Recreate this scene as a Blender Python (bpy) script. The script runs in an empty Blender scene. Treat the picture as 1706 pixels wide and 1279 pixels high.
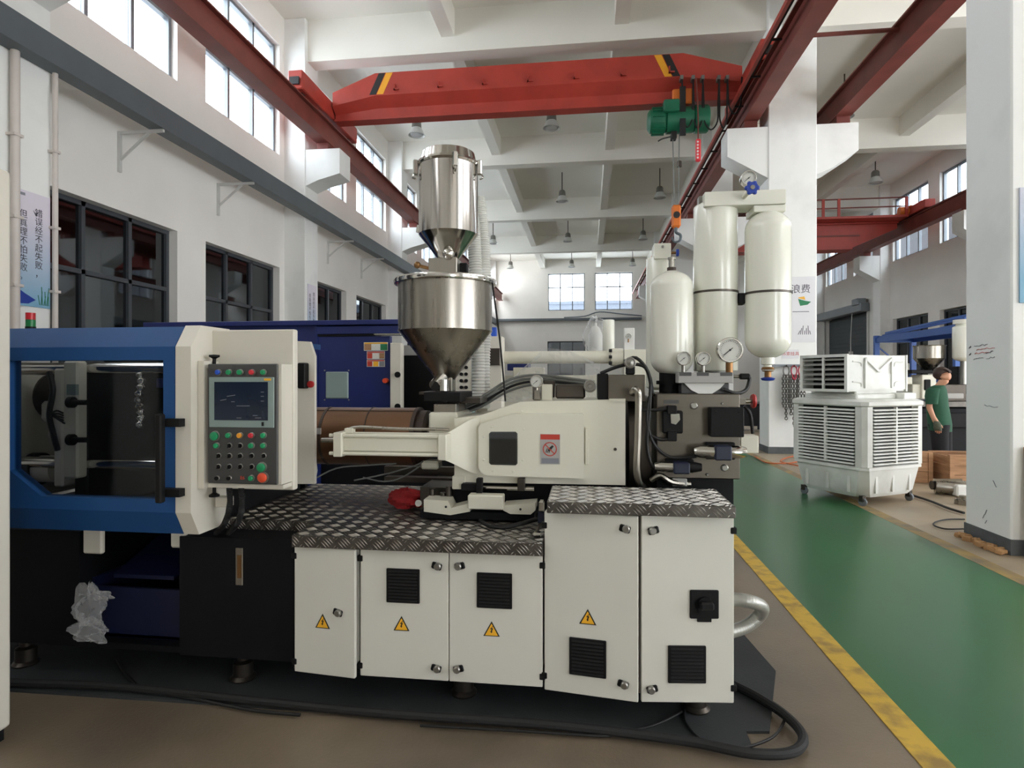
import bpy, bmesh, math, random
from mathutils import Vector, Matrix

random.seed(7)
PI = math.pi
scene = bpy.context.scene
COL = scene.collection

# ------------------------------------------------------------------ camera
CAM_H = 1.55
FOC = 1000.0                       # focal length in pixels of a 1706 x 1279 frame
YAW = math.atan(126 / FOC)
CY_, SY_ = math.cos(YAW), math.sin(YAW)
cam_data = bpy.data.cameras.new('camera')
cam_data.sensor_width = 36.0
cam_data.lens = 36.0 * FOC / 1706.0
cam_data.shift_y = -10.5 / 1706.0
cam_data.clip_start = 0.05
cam_data.clip_end = 300
camera = bpy.data.objects.new('camera', cam_data)
camera.location = (0, 0, CAM_H)
camera.rotation_euler = (PI / 2, 0, YAW)
COL.objects.link(camera)
scene.camera = camera

# ------------------------------------------------------------------ sky, light, exposure
world = bpy.data.worlds.new('overcast_sky')
scene.world = world
world.use_nodes = True
wn = world.node_tree.nodes
wn['Background'].inputs[0].default_value = (0.93, 0.965, 1.0, 1)
wn['Background'].inputs[1].default_value = 12.0
scene.view_settings.view_transform = 'Standard'
scene.view_settings.look = 'None'
scene.view_settings.exposure = -0.2
scene.view_settings.gamma = 1.0
scene.view_settings.use_curve_mapping = False
scene.cycles.max_bounces = 10
scene.cycles.diffuse_bounces = 6
scene.cycles.glossy_bounces = 4
scene.cycles.transparent_max_bounces = 12
scene.cycles.use_denoising = True
scene.cycles.sample_clamp_indirect = 6.0


def portal(loc, rot, sx, sy):
    l = bpy.data.lights.new('daylight_portal', 'AREA')
    l.shape = 'RECTANGLE'
    l.size, l.size_y = sx, sy
    l.cycles.is_portal = True
    o = bpy.data.objects.new('daylight_portal', l)
    o.location = loc
    o.rotation_euler = rot
    COL.objects.link(o)


BAY = 7.08
YC = [6.05 + BAY * n for n in range(-2, 6)]        # column lines along the hall
WALL_L, WALL_R, WALL_B, WALL_F = -6.8, 12.6, 41.3, -9.0
LEFT_WIN = [(yc + a, yc + b) for yc in YC[:-1] for a, b in ((0.62, 3.2), (3.95, 6.55))]
RIGHT_WIN = [(yc + a, yc + b) for yc in YC[:-1] for a, b in ((0.62, 3.2), (3.95, 6.55))]
SLAB_Z, BEAM_Z, JOIST_Z = 9.65, 8.71, 9.05
for a, b in LEFT_WIN:
    portal((WALL_L - 0.2, (a + b) / 2, 7.72), (0, -PI / 2, 0), 2.45, b - a)
for a, b in RIGHT_WIN:
    portal((WALL_R + 0.2, (a + b) / 2, 7.67), (0, PI / 2, 0), 2.55, b - a)
for a in (-1.45, 1.75):
    portal((a, WALL_B + 0.2, 7.43), (-PI / 2, 0, 0), 2.5, 2.55)
portal((WALL_R + 0.2, 9.6, 2.1), (0, PI / 2, 0), 4.2, 4.4)
portal((6.0, WALL_F - 0.2, 1.9), (PI / 2, 0, 0), 3.4, 3.8)


# ------------------------------------------------------------------ helpers
def at(x, y, Y):
    """point of the hall seen at a photo position, on the plane at distance Y along the hall"""
    t = (x - 853.0) / FOC
    k = Y / (t * SY_ + CY_)
    return Vector((k * (t * CY_ - SY_), Y, CAM_H - (y - 629.0) / FOC * k))


def onfloor(x, y, Z=0.0):
    k = (CAM_H - Z) * FOC / (y - 629.0)
    t = (x - 853.0) / FOC
    return Vector((k * (t * CY_ - SY_), k * (t * SY_ + CY_), Z))


def onX(x, y, X):
    t = (x - 853.0) / FOC
    k = X / (t * CY_ - SY_)
    return Vector((X, k * (t * SY_ + CY_), CAM_H - (y - 629.0) / FOC * k))


def lin(c):
    return tuple(((v / 255.0) / 12.92 if v / 255.0 <= 0.04045 else ((v / 255.0 + 0.055) / 1.055) ** 2.4) for v in c)


MATS = {}


def mat(name, rgb, rough=0.5, metal=0.0, var=0.08, scale=3.0, bump=0.0, bscale=40.0, spec=0.5, rgb2=None, lo=0.35, hi=0.65,
        emit=0.0, alpha=1.0, stretch=None, coat=0.0, rvar=0.0):
    m = bpy.data.materials.new(name)
    m.use_nodes = True
    nt = m.node_tree
    b = nt.nodes['Principled BSDF']
    b.inputs['Roughness'].default_value = rough
    b.inputs['Metallic'].default_value = metal
    b.inputs['Specular IOR Level'].default_value = spec
    b.inputs['Coat Weight'].default_value = coat
    c1 = lin(rgb)
    c2 = lin(rgb2) if rgb2 else tuple(v * (1 - var) for v in c1)
    tc = nt.nodes.new('ShaderNodeTexCoord')
    vec = tc.outputs['Object']
    if stretch:
        mp = nt.nodes.new('ShaderNodeMapping')
        mp.inputs['Scale'].default_value = stretch
        nt.links.new(vec, mp.inputs['Vector'])
        vec = mp.outputs['Vector']
    nz = nt.nodes.new('ShaderNodeTexNoise')
    nz.inputs['Scale'].default_value = scale
    nz.inputs['Detail'].default_value = 5.0
    nt.links.new(vec, nz.inputs['Vector'])
    rp = nt.nodes.new('ShaderNodeValToRGB')
    rp.color_ramp.elements[0].position = lo
    rp.color_ramp.elements[0].color = (*c2, 1)
    rp.color_ramp.elements[1].position = hi
    rp.color_ramp.elements[1].color = (*c1, 1)
    nt.links.new(nz.outputs['Fac'], rp.inputs['Fac'])
    nt.links.new(rp.outputs['Color'], b.inputs['Base Color'])
    if rvar:
        mr = nt.nodes.new('ShaderNodeMapRange')
        mr.inputs['To Min'].default_value = rough - rvar
        mr.inputs['To Max'].default_value = rough + rvar
        nt.links.new(nz.outputs['Fac'], mr.inputs['Value'])
        nt.links.new(mr.outputs['Result'], b.inputs['Roughness'])
    if bump:
        n2 = nt.nodes.new('ShaderNodeTexNoise')
        n2.inputs['Scale'].default_value = bscale
        nt.links.new(vec, n2.inputs['Vector'])
        bp = nt.nodes.new('ShaderNodeBump')
        bp.inputs['Strength'].default_value = bump
        bp.inputs['Distance'].default_value = 0.01
        nt.links.new(n2.outputs['Fac'], bp.inputs['Height'])
        nt.links.new(bp.outputs['Normal'], b.inputs['Normal'])
    if emit:
        nt.links.new(rp.outputs['Color'], b.inputs['Emission Color'])
        b.inputs['Emission Strength'].default_value = emit
    if alpha < 1:
        b.inputs['Alpha'].default_value = alpha
    MATS[name] = m
    return m


def glass_mat(name, tint, clear=0.9, rough=0.03):
    """thin sheet glass: mostly clear, part mirror"""
    m = bpy.data.materials.new(name)
    m.use_nodes = True
    nt = m.node_tree
    nt.nodes.remove(nt.nodes['Principled BSDF'])
    out = nt.nodes['Material Output']
    tr = nt.nodes.new('ShaderNodeBsdfTransparent')
    tr.inputs['Color'].default_value = (*tint, 1)
    gl = nt.nodes.new('ShaderNodeBsdfGlossy')
    gl.inputs['Roughness'].default_value = rough
    gl.inputs['Color'].default_value = (0.8, 0.85, 0.9, 1)
    lw = nt.nodes.new('ShaderNodeLayerWeight')
    lw.inputs['Blend'].default_value = 0.5
    fr = nt.nodes.new('ShaderNodeMath')
    fr.operation = 'POWER'
    fr.inputs[1].default_value = 6.5
    nt.links.new(lw.outputs['Facing'], fr.inputs[0])
    nz = nt.nodes.new('ShaderNodeTexNoise')
    nz.inputs['Scale'].default_value = 1.5
    bp = nt.nodes.new('ShaderNodeBump')
    bp.inputs['Strength'].default_value = 0.02
    nt.links.new(nz.outputs['Fac'], bp.inputs['Height'])
    nt.links.new(bp.outputs['Normal'], gl.inputs['Normal'])
    ad = nt.nodes.new('ShaderNodeMath')
    ad.operation = 'MAXIMUM'
    ad.inputs[1].default_value = 1 - clear
    nt.links.new(fr.outputs[0], ad.inputs[0])
    mx = nt.nodes.new('ShaderNodeMixShader')
    nt.links.new(ad.outputs[0], mx.inputs['Fac'])
    nt.links.new(tr.outputs[0], mx.inputs[1])
    nt.links.new(gl.outputs[0], mx.inputs[2])
    nt.links.new(mx.outputs[0], out.inputs['Surface'])
    MATS[name] = m
    return m


class MB:
    """collects solids; build() links them as one mesh object"""

    def __init__(s):
        s.bm = bmesh.new()

    def _add(s, verts, faces):
        vs = [s.bm.verts.new(v) for v in verts]
        for f in faces:
            try:
                s.bm.faces.new([vs[i] for i in f])
            except ValueError:
                pass
        return vs

    def box(s, x0, x1, y0, y1, z0, z1, bev=0.0, seg=1):
        x0, x1 = min(x0, x1), max(x0, x1)
        y0, y1 = min(y0, y1), max(y0, y1)
        z0, z1 = min(z0, z1), max(z0, z1)
        vs = s._add([(x0, y0, z0), (x1, y0, z0), (x1, y1, z0), (x0, y1, z0), (x0, y0, z1), (x1, y0, z1), (x1, y1, z1), (x0, y1, z1)],
                    [(3, 2, 1, 0), (4, 5, 6, 7), (0, 1, 5, 4), (1, 2, 6, 5), (2, 3, 7, 6), (3, 0, 4, 7)])
        if bev:
            es = {e for v in vs for e in v.link_edges}
            bmesh.ops.bevel(s.bm, geom=list(es), offset=bev, segments=seg, affect='EDGES', profile=0.5)
        return s

    def obox(s, c, size, rot=None, bev=0.0):
        """box about its centre, turned by a matrix"""
        r = rot or Matrix.Identity(3)
        hx, hy, hz = size[0] / 2, size[1] / 2, size[2] / 2
        pts = [Vector(c) + r @ Vector(p) for p in ((-hx, -hy, -hz), (hx, -hy, -hz), (hx, hy, -hz), (-hx, hy, -hz), (-hx, -hy, hz), (hx, -hy, hz), (hx, hy, hz), (-hx, hy, hz))]
        vs = s._add(pts, [(3, 2, 1, 0), (4, 5, 6, 7), (0, 1, 5, 4), (1, 2, 6, 5), (2, 3, 7, 6), (3, 0, 4, 7)])
        if bev:
            es = {e for v in vs for e in v.link_edges}
            bmesh.ops.bevel(s.bm, geom=list(es), offset=bev, segments=1, affect='EDGES')
        return s

    def bar(s, p0, p1, w, h, up=(0, 0, 1)):
        """rectangular bar from p0 to p1"""
        p0, p1 = Vector(p0), Vector(p1)
        d = (p1 - p0)
        L = d.length
        d.normalize()
        u = Vector(up)
        if abs(d.dot(u)) > 0.98:
            u = Vector((1, 0, 0))
        sd = d.cross(u).normalized()
        u = sd.cross(d).normalized()
        r = Matrix((sd, d, u)).transposed()
        return s.obox((p0 + p1) / 2, (w, L, h), r)

    def cyl(s, p0, p1, r0, r1=None, seg=20, caps=True):
        p0, p1 = Vector(p0), Vector(p1)
        r1 = r0 if r1 is None else r1
        d = (p1 - p0).normalized()
        a = d.orthogonal().normalized()
        b = d.cross(a)
        v = []
        for p, r in ((p0, r0), (p1, r1)):
            for i in range(seg):
                t = 2 * PI * i / seg
                v.append(p + (a * math.cos(t) + b * math.sin(t)) * r)
        f = [(i, (i + 1) % seg, seg + (i + 1) % seg, seg + i) for i in range(seg)]
        if caps:
            f += [tuple(range(seg - 1, -1, -1)), tuple(range(seg, 2 * seg))]
        s._add(v, f)
        return s

    def lathe(s, prof, c, axis=(0, 0, 1), seg=32, ring=False):
        """profile of (radius, height) pairs turned about an axis through c"""
        c = Vector(c)
        d = Vector(axis).normalized()
        a = Vector((1, 0, 0)) if abs(d.z) > 0.9 else d.orthogonal().normalized()
        a = (a - d * a.dot(d)).normalized()
        b = d.cross(a)
        rows = []
        for r, h in prof:
            if r < 1e-5:
                rows.append([s.bm.verts.new(c + d * h)])
            else:
                rows.append([s.bm.verts.new(c + d * h + (a * math.cos(2 * PI * i / seg) + b * math.sin(2 * PI * i / seg)) * r) for i in range(seg)])
        for q in range(len(rows) - 1):
            A, B = rows[q], rows[q + 1]
            for i in range(seg):
                j = (i + 1) % seg
                if len(A) == 1 and len(B) == 1:
                    continue
                if len(A) == 1:
                    s.bm.faces.new((A[0], B[j], B[i]))
                elif len(B) == 1:
                    s.bm.faces.new((A[i], A[j], B[0]))
                else:
                    s.bm.faces.new((A[i], A[j], B[j], B[i]))
        if ring:
            for i in range(seg):
                j = (i + 1) % seg
                s.bm.faces.new((rows[-1][i], rows[-1][j], rows[0][j], rows[0][i]))
        for R, flip in ((rows[0], True), (rows[-1], False)):
            if len(R) > 1 and not ring:
                s.bm.faces.new(list(reversed(R)) if flip else R)
        return s

    def tube(s, pts, r, seg=8, smooth=4, closed=False):
        P = [Vector(p) for p in pts]
        if smooth > 1 and len(P) > 2:
            Q = []
            n = len(P)
            for i in range(n if closed else n - 1):
                p0 = P[(i - 1) % n] if closed else P[max(i - 1, 0)]
                p1, p2 = P[i], P[(i + 1) % n]
                p3 = P[(i + 2) % n] if closed else P[min(i + 2, n - 1)]
                for k in range(smooth):
                    t = k / smooth
                    Q.append(0.5 * ((2 * p1) + (p2 - p0) * t + (2 * p0 - 5 * p1 + 4 * p2 - p3) * t * t + (3 * p1 - p0 - 3 * p2 + p3) * t ** 3))
            if not closed:
                Q.append(P[-1])
            P = Q
        n = len(P)
        rings = []
        prev = None
        for i in range(n):
            if closed:
                d = (P[(i + 1) % n] - P[i - 1])
            else:
                d = P[min(i + 1, n - 1)] - P[max(i - 1, 0)]
            if d.length < 1e-9:
                d = Vector((0, 0, 1))
            d.normalize()
            a = d.orthogonal().normalized() if prev is None else (prev - d * prev.dot(d)).normalized()
            prev = a
            b = d.cross(a)
            rr = r(i / max(n - 1, 1)) if callable(r) else r
            rings.append([s.bm.verts.new(P[i] + (a * math.cos(2 * PI * k / seg) + b * math.sin(2 * PI * k / seg)) * rr) for k in range(seg)])
        for i in range(n if closed else n - 1):
            A, B = rings[i], rings[(i + 1) % n]
            for k in range(seg):
                j = (k + 1) % seg
                s.bm.faces.new((A[k], A[j], B[j], B[k]))
        if not closed:
            s.bm.faces.new(list(reversed(rings[0])))
            s.bm.faces.new(rings[-1])
        return s

    def prism(s, pts, axis, a, b):
        """polygon swept along an axis: axis 'Y' takes (x, z), 'X' takes (y, z), 'Z' takes (x, y)"""
        def mk(p, t):
            return {'Y': (p[0], t, p[1]), 'X': (t, p[0], p[1]), 'Z': (p[0], p[1], t)}[axis]
        n = len(pts)
        s._add([mk(p, a) for p in pts] + [mk(p, b) for p in pts],
               [tuple(range(n)), tuple(range(2 * n - 1, n - 1, -1))] + [(i, n + i, n + (i + 1) % n, (i + 1) % n) for i in range(n)])
        return s

    def loft(s, rings, cap=True):
        R = [[s.bm.verts.new(p) for p in r] for r in rings]
        n = len(R[0])
        for A, B in zip(R, R[1:]):
            for k in range(n):
                j = (k + 1) % n
                s.bm.faces.new((A[k], A[j], B[j], B[k]))
        if cap:
            s.bm.faces.new(list(reversed(R[0])))
            s.bm.faces.new(R[-1])
        return s

    def ball(s, c, r, sc=(1, 1, 1), seg=16):
        prof = [(r * math.sin(PI * i / (seg // 2)), -r * math.cos(PI * i / (seg // 2))) for i in range(seg // 2 + 1)]
        n0 = len(s.bm.verts)
        s.lathe(prof, (0, 0, 0), seg=seg)
        s.bm.verts.ensure_lookup_table()
        for v in s.bm.verts[n0:]:
            v.co = Vector((v.co.x * sc[0], v.co.y * sc[1], v.co.z * sc[2])) + Vector(c)
        return s

    def build(s, name, m, parent=None, angle=35, mesh_only=False):
        bmesh.ops.recalc_face_normals(s.bm, faces=s.bm.faces)
        me = bpy.data.meshes.new(name)
        s.bm.to_mesh(me)
        s.bm.free()
        me.polygons.foreach_set('use_smooth', [True] * len(me.polygons))
        me.set_sharp_from_angle(angle=math.radians(angle))
        me.materials.append(MATS[m] if isinstance(m, str) else m)
        if mesh_only:
            return me
        return link(name, me, parent)


def link(name, me, parent=None, loc=None, rot=None):
    o = bpy.data.objects.new(name, me)
    COL.objects.link(o)
    if loc is not None:
        o.location = loc
    if rot is not None:
        o.rotation_euler = rot
    if parent is not None:
        adopt(o, parent)
    return o


ROOT_AT = {}


def adopt(o, parent):
    """parent a part modelled in hall coordinates"""
    o.parent = parent
    m = Matrix.Translation(-Vector(ROOT_AT.get(parent.name, (0, 0, 0))))
    o.matrix_parent_inverse = m


def tag(o, label=None, cat=None, group=None, kind=None):
    if label:
        o['label'] = label
    if cat:
        o['category'] = cat
    if group:
        o['group'] = group
    if kind:
        o['kind'] = kind
    return o


def thing(name, label, cat, loc=(0, 0, 0), group=None):
    o = bpy.data.objects.new(name, None)
    o.empty_display_size = 0.1
    COL.objects.link(o)
    o.location = loc
    ROOT_AT[o.name] = tuple(loc)
    return tag(o, label, cat, group)


def struct(name, mb, m, parent=None, label=None):
    o = mb.build(name, m, parent)
    if parent is None:
        tag(o, label, None, None, 'structure')
    return o


def copy_tree(o, shift, parent=None):
    c = o.copy()
    COL.objects.link(c)
    if parent is not None:
        c.parent = parent
    else:
        c.location = o.location + Vector(shift)
    for ch in o.children:
        copy_tree(ch, shift, c)
    return c


def text(body, name, m, parent, loc, size, rot=(PI / 2, 0, 0), ext=0.0005, align='CENTER'):
    cu = bpy.data.curves.new(name, 'FONT')
    cu.body = body
    cu.size = size
    cu.extrude = ext
    cu.align_x = align
    cu.align_y = 'CENTER'
    cu.resolution_u = 2
    cu.materials.append(MATS[m])
    tmp = bpy.data.objects.new(name, cu)
    COL.objects.link(tmp)
    me = bpy.data.meshes.new_from_object(tmp.evaluated_get(bpy.context.evaluated_depsgraph_get()))
    bpy.data.objects.remove(tmp)
    bpy.data.curves.remove(cu)
    me.name = name
    o = bpy.data.objects.new(name, me)
    COL.objects.link(o)
    o.location = loc
    o.rotation_euler = rot
    o['kind'] = 'stuff'
    if parent is not None:
        adopt(o, parent)
    return o


# ------------------------------------------------------------------ materials
mat('wall_paint', (240, 238, 233), 0.75, var=0.07, scale=0.6, bump=0.05, bscale=25)
mat('ceiling_paint', (236, 234, 226), 0.85, var=0.05, scale=0.5)
mat('column_paint', (240, 241, 239), 0.6, var=0.10, scale=1.3, lo=0.3, hi=0.5, bump=0.04)
mat('grey_skirting', (92, 96, 98), 0.7, var=0.3, scale=6)
mat('aluminium_grey', (128, 134, 140), 0.4, metal=0.3)
mat('window_frame_dark', (72, 76, 82), 0.45, metal=0.2)
mat('concrete', (142, 127, 108), 0.36, rgb2=(92, 82, 70), scale=0.9, lo=0.3, hi=0.7, bump=0.12, bscale=60, rvar=0.12)
mat('beige_floor', (176, 160, 136), 0.45, rgb2=(140, 126, 106), scale=1.1, lo=0.3, hi=0.7, rvar=0.1)
mat('green_floor', (46, 106, 62), 0.3, rgb2=(38, 92, 54), scale=0.8, stretch=(1.0, 0.35, 1.0), rvar=0.05)
mat('yellow_line', (205, 168, 62), 0.55, rgb2=(150, 122, 62), scale=9, lo=0.3, hi=0.55)
mat('worn_yellow', (160, 134, 80), 0.6, rgb2=(120, 108, 88), scale=5, lo=0.35, hi=0.6)
mat('tray_grey', (98, 106, 112), 0.5, metal=0.3)
mat('bracket_white', (205, 205, 202), 0.5)
mat('crane_red', (178, 62, 50), 0.45, var=0.2, scale=2)
mat('runway_red', (124, 60, 52), 0.55, var=0.2, scale=2.5)
mat('hazard_black', (28, 28, 30), 0.5)
mat('hazard_yellow', (238, 168, 40), 0.5)
mat('hoist_green', (24, 104, 76), 0.4, var=0.2)
mat('hoist_orange', (222, 118, 44), 0.5)
mat('cable_black', (14, 14, 15), 0.5, var=0.3)
mat('cable_grey', (120, 122, 120), 0.5)
mat('pendant_red', (226, 60, 70), 0.4)
mat('lamp_metal', (120, 118, 112), 0.45, metal=0.5)
mat('lamp_shade', (196, 198, 194), 0.35, metal=0.2)
mat('lamp_glass', (225, 228, 226), 0.15, alpha=0.55)
mat('cream_paint', (222, 219, 203), 0.38, var=0.04, coat=0.15)
mat('cream_cabinet', (214, 212, 202), 0.42, var=0.04, scale=1.5)
mat('white_guard', (218, 213, 200), 0.4, var=0.05)
mat('blue_guard', (28, 76, 132), 0.55, var=0.1, spec=0.3)
mat('navy_panel', (22, 38, 102), 0.42, var=0.15)
mat('dark_base', (10, 11, 16), 0.6, var=0.3, spec=0.25)
mat('chute_blue', (9, 18, 56), 0.5, var=0.2)
mat('black_plastic', (13, 13, 14), 0.6, var=0.2, spec=0.25)
mat('black_rubber', (22, 23, 24), 0.7, var=0.3, bump=0.1)
mat('mat_rubber', (50, 54, 56), 0.75, var=0.25, scale=4, bump=0.15, bscale=120)
mat('chrome', (205, 203, 198), 0.12, metal=1.0, var=0.05)
mat('stainless', (164, 159, 150), 0.28, metal=1.0, var=0.12, scale=5, stretch=(3, 3, 0.25), rvar=0.08)
mat('polished_steel', (188, 184, 178), 0.14, metal=1.0, var=0.08, scale=4, stretch=(3, 3, 0.3))
mat('tread_steel', (112, 108, 103), 0.36, metal=0.9, var=0.25, scale=7, rvar=0.1)
mat('tread_boss', (184, 181, 174), 0.3, metal=0.9, var=0.1)
mat('block_steel', (108, 102, 93), 0.38, metal=0.85, var=0.15, scale=3, stretch=(1, 1, 4))
mat('dark_steel', (92, 86, 80), 0.36, metal=0.9, var=0.25, scale=4)
mat('brown_cover', (112, 80, 56), 0.34, metal=0.55, var=0.15, scale=3)
mat('band_brown', (54, 38, 28), 0.5)
mat('brass', (142, 106, 68), 0.35, metal=0.8)
mat('lock_metal', (150, 148, 142), 0.3, metal=0.8)
mat('vessel_white', (236, 236, 224), 0.22, var=0.03, coat=0.3)
mat('gauge_face', (206, 206, 200), 0.4, var=0.02)
mat('valve_blue', (30, 62, 160), 0.4)
mat('solenoid_blue', (18, 25, 50), 0.45)
mat('valve_red', (172, 40, 40), 0.4)
mat('panel_charcoal', (70, 70, 70), 0.4, var=0.1)
mat('bezel_grey', (138, 156, 152), 0.4)
mat('screen_blue', (16, 30, 50), 0.15, var=0.15, scale=6, emit=0.12)
mat('button_green', (20, 146, 92), 0.35)
mat('button_red', (214, 48, 62), 0.35)
mat('button_blue', (38, 84, 190), 0.35)
mat('button_orange', (236, 160, 50), 0.35)
mat('stop_red', (226, 82, 48), 0.35)
mat('sign_yellow', (240, 180, 46), 0.45, var=0.04)
mat('sign_white', (226, 226, 222), 0.5, var=0.03)
mat('sign_grey', (168, 166, 162), 0.5)
mat('sign_red', (190, 62, 48), 0.5)
mat('print_ink', (60, 58, 74), 0.6)
mat('print_grey', (130, 132, 140), 0.6)
mat('banner_white', (216, 214, 222), 0.6, var=0.03)
mat('poster_white', (226, 226, 230), 0.6, var=0.02)
mat('leaf_green', (40, 128, 84), 0.6)
mat('rag_red', (160, 30, 34), 0.9, var=0.35, scale=12)
mat('cooler_white', (232, 233, 228), 0.42, rgb2=(204, 204, 196), scale=2.2, lo=0.3, hi=0.55)
mat('cooler_dark', (40, 42, 40), 0.7, var=0.3, scale=12)
mat('wood_crate', (180, 138, 102), 0.7, rgb2=(154, 114, 80), scale=3, stretch=(1, 1, 8), bump=0.1)
mat('shirt_green', (38, 84, 62), 0.85, var=0.12, scale=8)
mat('shorts_black', (26, 26, 30), 0.85)
mat('skin', (206, 152, 122), 0.55, var=0.06, scale=6)
mat('hair_brown', (62, 42, 34), 0.6, var=0.3, scale=20)
mat('glove_grey', (98, 104, 88), 0.9, var=0.3, scale=30)
mat('shoe_dark', (40, 40, 42), 0.7)
mat('hose_clear', (222, 222, 216), 0.35, var=0.05, alpha=0.85)
mat('hose_steel', (176, 176, 170), 0.38, metal=0.6)
mat('orange_hose', (198, 106, 58), 0.6)
mat('rack_blue', (44, 88, 160), 0.45)
mat('chain_steel', (112, 110, 106), 0.45, metal=0.7, var=0.3)
mat('chain_red', (170, 44, 66), 0.5)
mat('cardboard', (182, 140, 96), 0.8, var=0.1)
mat('lamp_red', (196, 30, 46), 0.3)
mat('lamp_green', (20, 120, 66), 0.3)
mat('outdoor_grey', (78, 84, 94), 0.8)
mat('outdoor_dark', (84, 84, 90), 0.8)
mat('far_wall_dark', (36, 36, 40), 0.8)
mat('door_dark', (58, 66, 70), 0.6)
mat('pvc_pipe', (212, 204, 198), 0.45)
mat('rust', (120, 62, 40), 0.8, var=0.3)
glass_mat('window_glass', (0.93, 0.96, 0.98), 0.93)
glass_mat('tinted_glass', (0.10, 0.12, 0.13), 0.86)
glass_mat('guard_glass', (0.72, 0.73, 0.74), 0.982)
def film_mat(name):
    """thin clear film: mostly see-through, slightly milky, glossy folds"""
    m = bpy.data.materials.new(name)
    m.use_nodes = True
    nt = m.node_tree
    b = nt.nodes['Principled BSDF']
    b.inputs['Base Color'].default_value = (0.8, 0.81, 0.82, 1)
    b.inputs['Roughness'].default_value = 0.18
    lw = nt.nodes.new('ShaderNodeLayerWeight')
    lw.inputs['Blend'].default_value = 0.35
    nz = nt.nodes.new('ShaderNodeTexNoise')
    nz.inputs['Scale'].default_value = 30
    mr = nt.nodes.new('ShaderNodeMapRange')
    mr.inputs['To Min'].default_value = 0.1
    mr.inputs['To Max'].default_value = 0.65
    nt.links.new(lw.outputs['Facing'], mr.inputs['Value'])
    nt.links.new(mr.outputs['Result'], b.inputs['Alpha'])
    bp = nt.nodes.new('ShaderNodeBump')
    bp.inputs['Strength'].default_value = 0.3
    nt.links.new(nz.outputs['Fac'], bp.inputs['Height'])
    nt.links.new(bp.outputs['Normal'], b.inputs['Normal'])
    MATS[name] = m


film_mat('plastic_film')
# faded banner printed white to pale blue from top to bottom
def banner_print(name, top, bottom, z0, z1):
    m = bpy.data.materials.new(name)
    m.use_nodes = True
    nt = m.node_tree
    b = nt.nodes['Principled BSDF']
    b.inputs['Roughness'].default_value = 0.55
    tc = nt.nodes.new('ShaderNodeTexCoord')
    sp = nt.nodes.new('ShaderNodeSeparateXYZ')
    mr = nt.nodes.new('ShaderNodeMapRange')
    mr.inputs['From Min'].default_value = z0
    mr.inputs['From Max'].default_value = z1
    rp = nt.nodes.new('ShaderNodeValToRGB')
    rp.color_ramp.elements[0].color = (*lin(bottom), 1)
    rp.color_ramp.elements[1].color = (*lin(top), 1)
    nt.links.new(tc.outputs['Object'], sp.inputs[0])
    nt.links.new(sp.outputs['Z'], mr.inputs['Value'])
    nt.links.new(mr.outputs['Result'], rp.inputs['Fac'])
    nt.links.new(rp.outputs['Color'], b.inputs['Base Color'])
    MATS[name] = m
banner_print('banner_blue', (222, 216, 228), (128, 176, 205), 2.4, 3.4)

# ================================================================== THE HALL
def wall_strip(name, axis, plane0, plane1, u0, u1, z0, z1, holes, m):
    """wall with openings; axis 'X' = wall facing along X (u runs along Y), axis 'Y' = facing along Y (u runs along X)"""
    us = sorted({u0, u1, *[h[0] for h in holes], *[h[1] for h in holes]})
    mb = MB()
    for a, b in zip(us, us[1:]):
        zs = [(max(z0, h[2]), min(z1, h[3])) for h in holes if h[0] <= a + 1e-6 and h[1] >= b - 1e-6]
        zs.sort()
        z = z0
        segs = []
        for q0, q1 in zs:
            if q0 > z:
                segs.append((z, q0))
            z = q1
        if z < z1:
            segs.append((z, z1))
        for s0, s1 in segs:
            if axis == 'X':
                mb.box(plane0, plane1, a, b, s0, s1)
            else:
                mb.box(a, b, plane0, plane1, s0, s1)
    bmesh.ops.remove_doubles(mb.bm, verts=mb.bm.verts, dist=1e-4)
    return struct(name, mb, m)


Y0, Y1 = WALL_F, WALL_B
struct('floor', MB().box(WALL_L - 0.3, WALL_R + 0.3, Y0 - 0.3, Y1 + 0.3, -0.2, 0.0), 'concrete')
struct('floor_strip', MB().box(1.45, 3.22, Y0, 40.0, -0.05, 0.003), 'green_floor')
struct('floor_line', MB().box(1.32, 1.45, Y0, 40.0, -0.05, 0.004), 'yellow_line')
struct('floor_line', MB().box(3.22, 3.36, Y0, 40.0, -0.05, 0.004), 'worn_yellow')
struct('floor_strip', MB().box(3.36, WALL_R, Y0, Y1, -0.05, 0.002), 'beige_floor')  # side bay floor, paler and more beige than the main floor
struct('ceiling', MB().box(WALL_L - 0.3, WALL_R + 0.3, Y0 - 0.3, Y1 + 0.3, SLAB_Z, SLAB_Z + 0.2), 'ceiling_paint')
LOW, HIGH = (1.0, 4.0), (6.5, 8.95)
holes_l = [(a, b, *LOW) for a, b in LEFT_WIN] + [(a, b, *HIGH) for a, b in LEFT_WIN]
wall_strip('wall_left', 'X', WALL_L - 0.3, WALL_L, Y0, Y1, 0, SLAB_Z, holes_l, 'wall_paint')
DOOR_R = (29.0, 33.9, 0.0, 4.73)
RLOW, RHIGH = (1.0, 3.98), (6.38, 8.95)
DAYLIGHT_GAP = (7.4, 11.8, 0.0, 4.2)  # unseen opening, added to let daylight onto the cooler and columns
holes_r = [(a, b, *RHIGH) for a, b in RIGHT_WIN] + [(a, b, *RLOW) for a, b in RIGHT_WIN if not (a < 33.9 and b > 29.0) and not (a < 12.3 and b > 6.9)] + [DOOR_R, DAYLIGHT_GAP]
wall_strip('wall_right', 'X', WALL_R, WALL_R + 0.3, Y0, Y1, 0, SLAB_Z, holes_r, 'wall_paint')
BACK_WIN = [(-2.7, -0.2), (0.49, 3.02)]
holes_b = [(a, b, 6.16, 8.7) for a, b in BACK_WIN] + [(-2.75, -0.16, 1.2, 4.05)]
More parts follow.
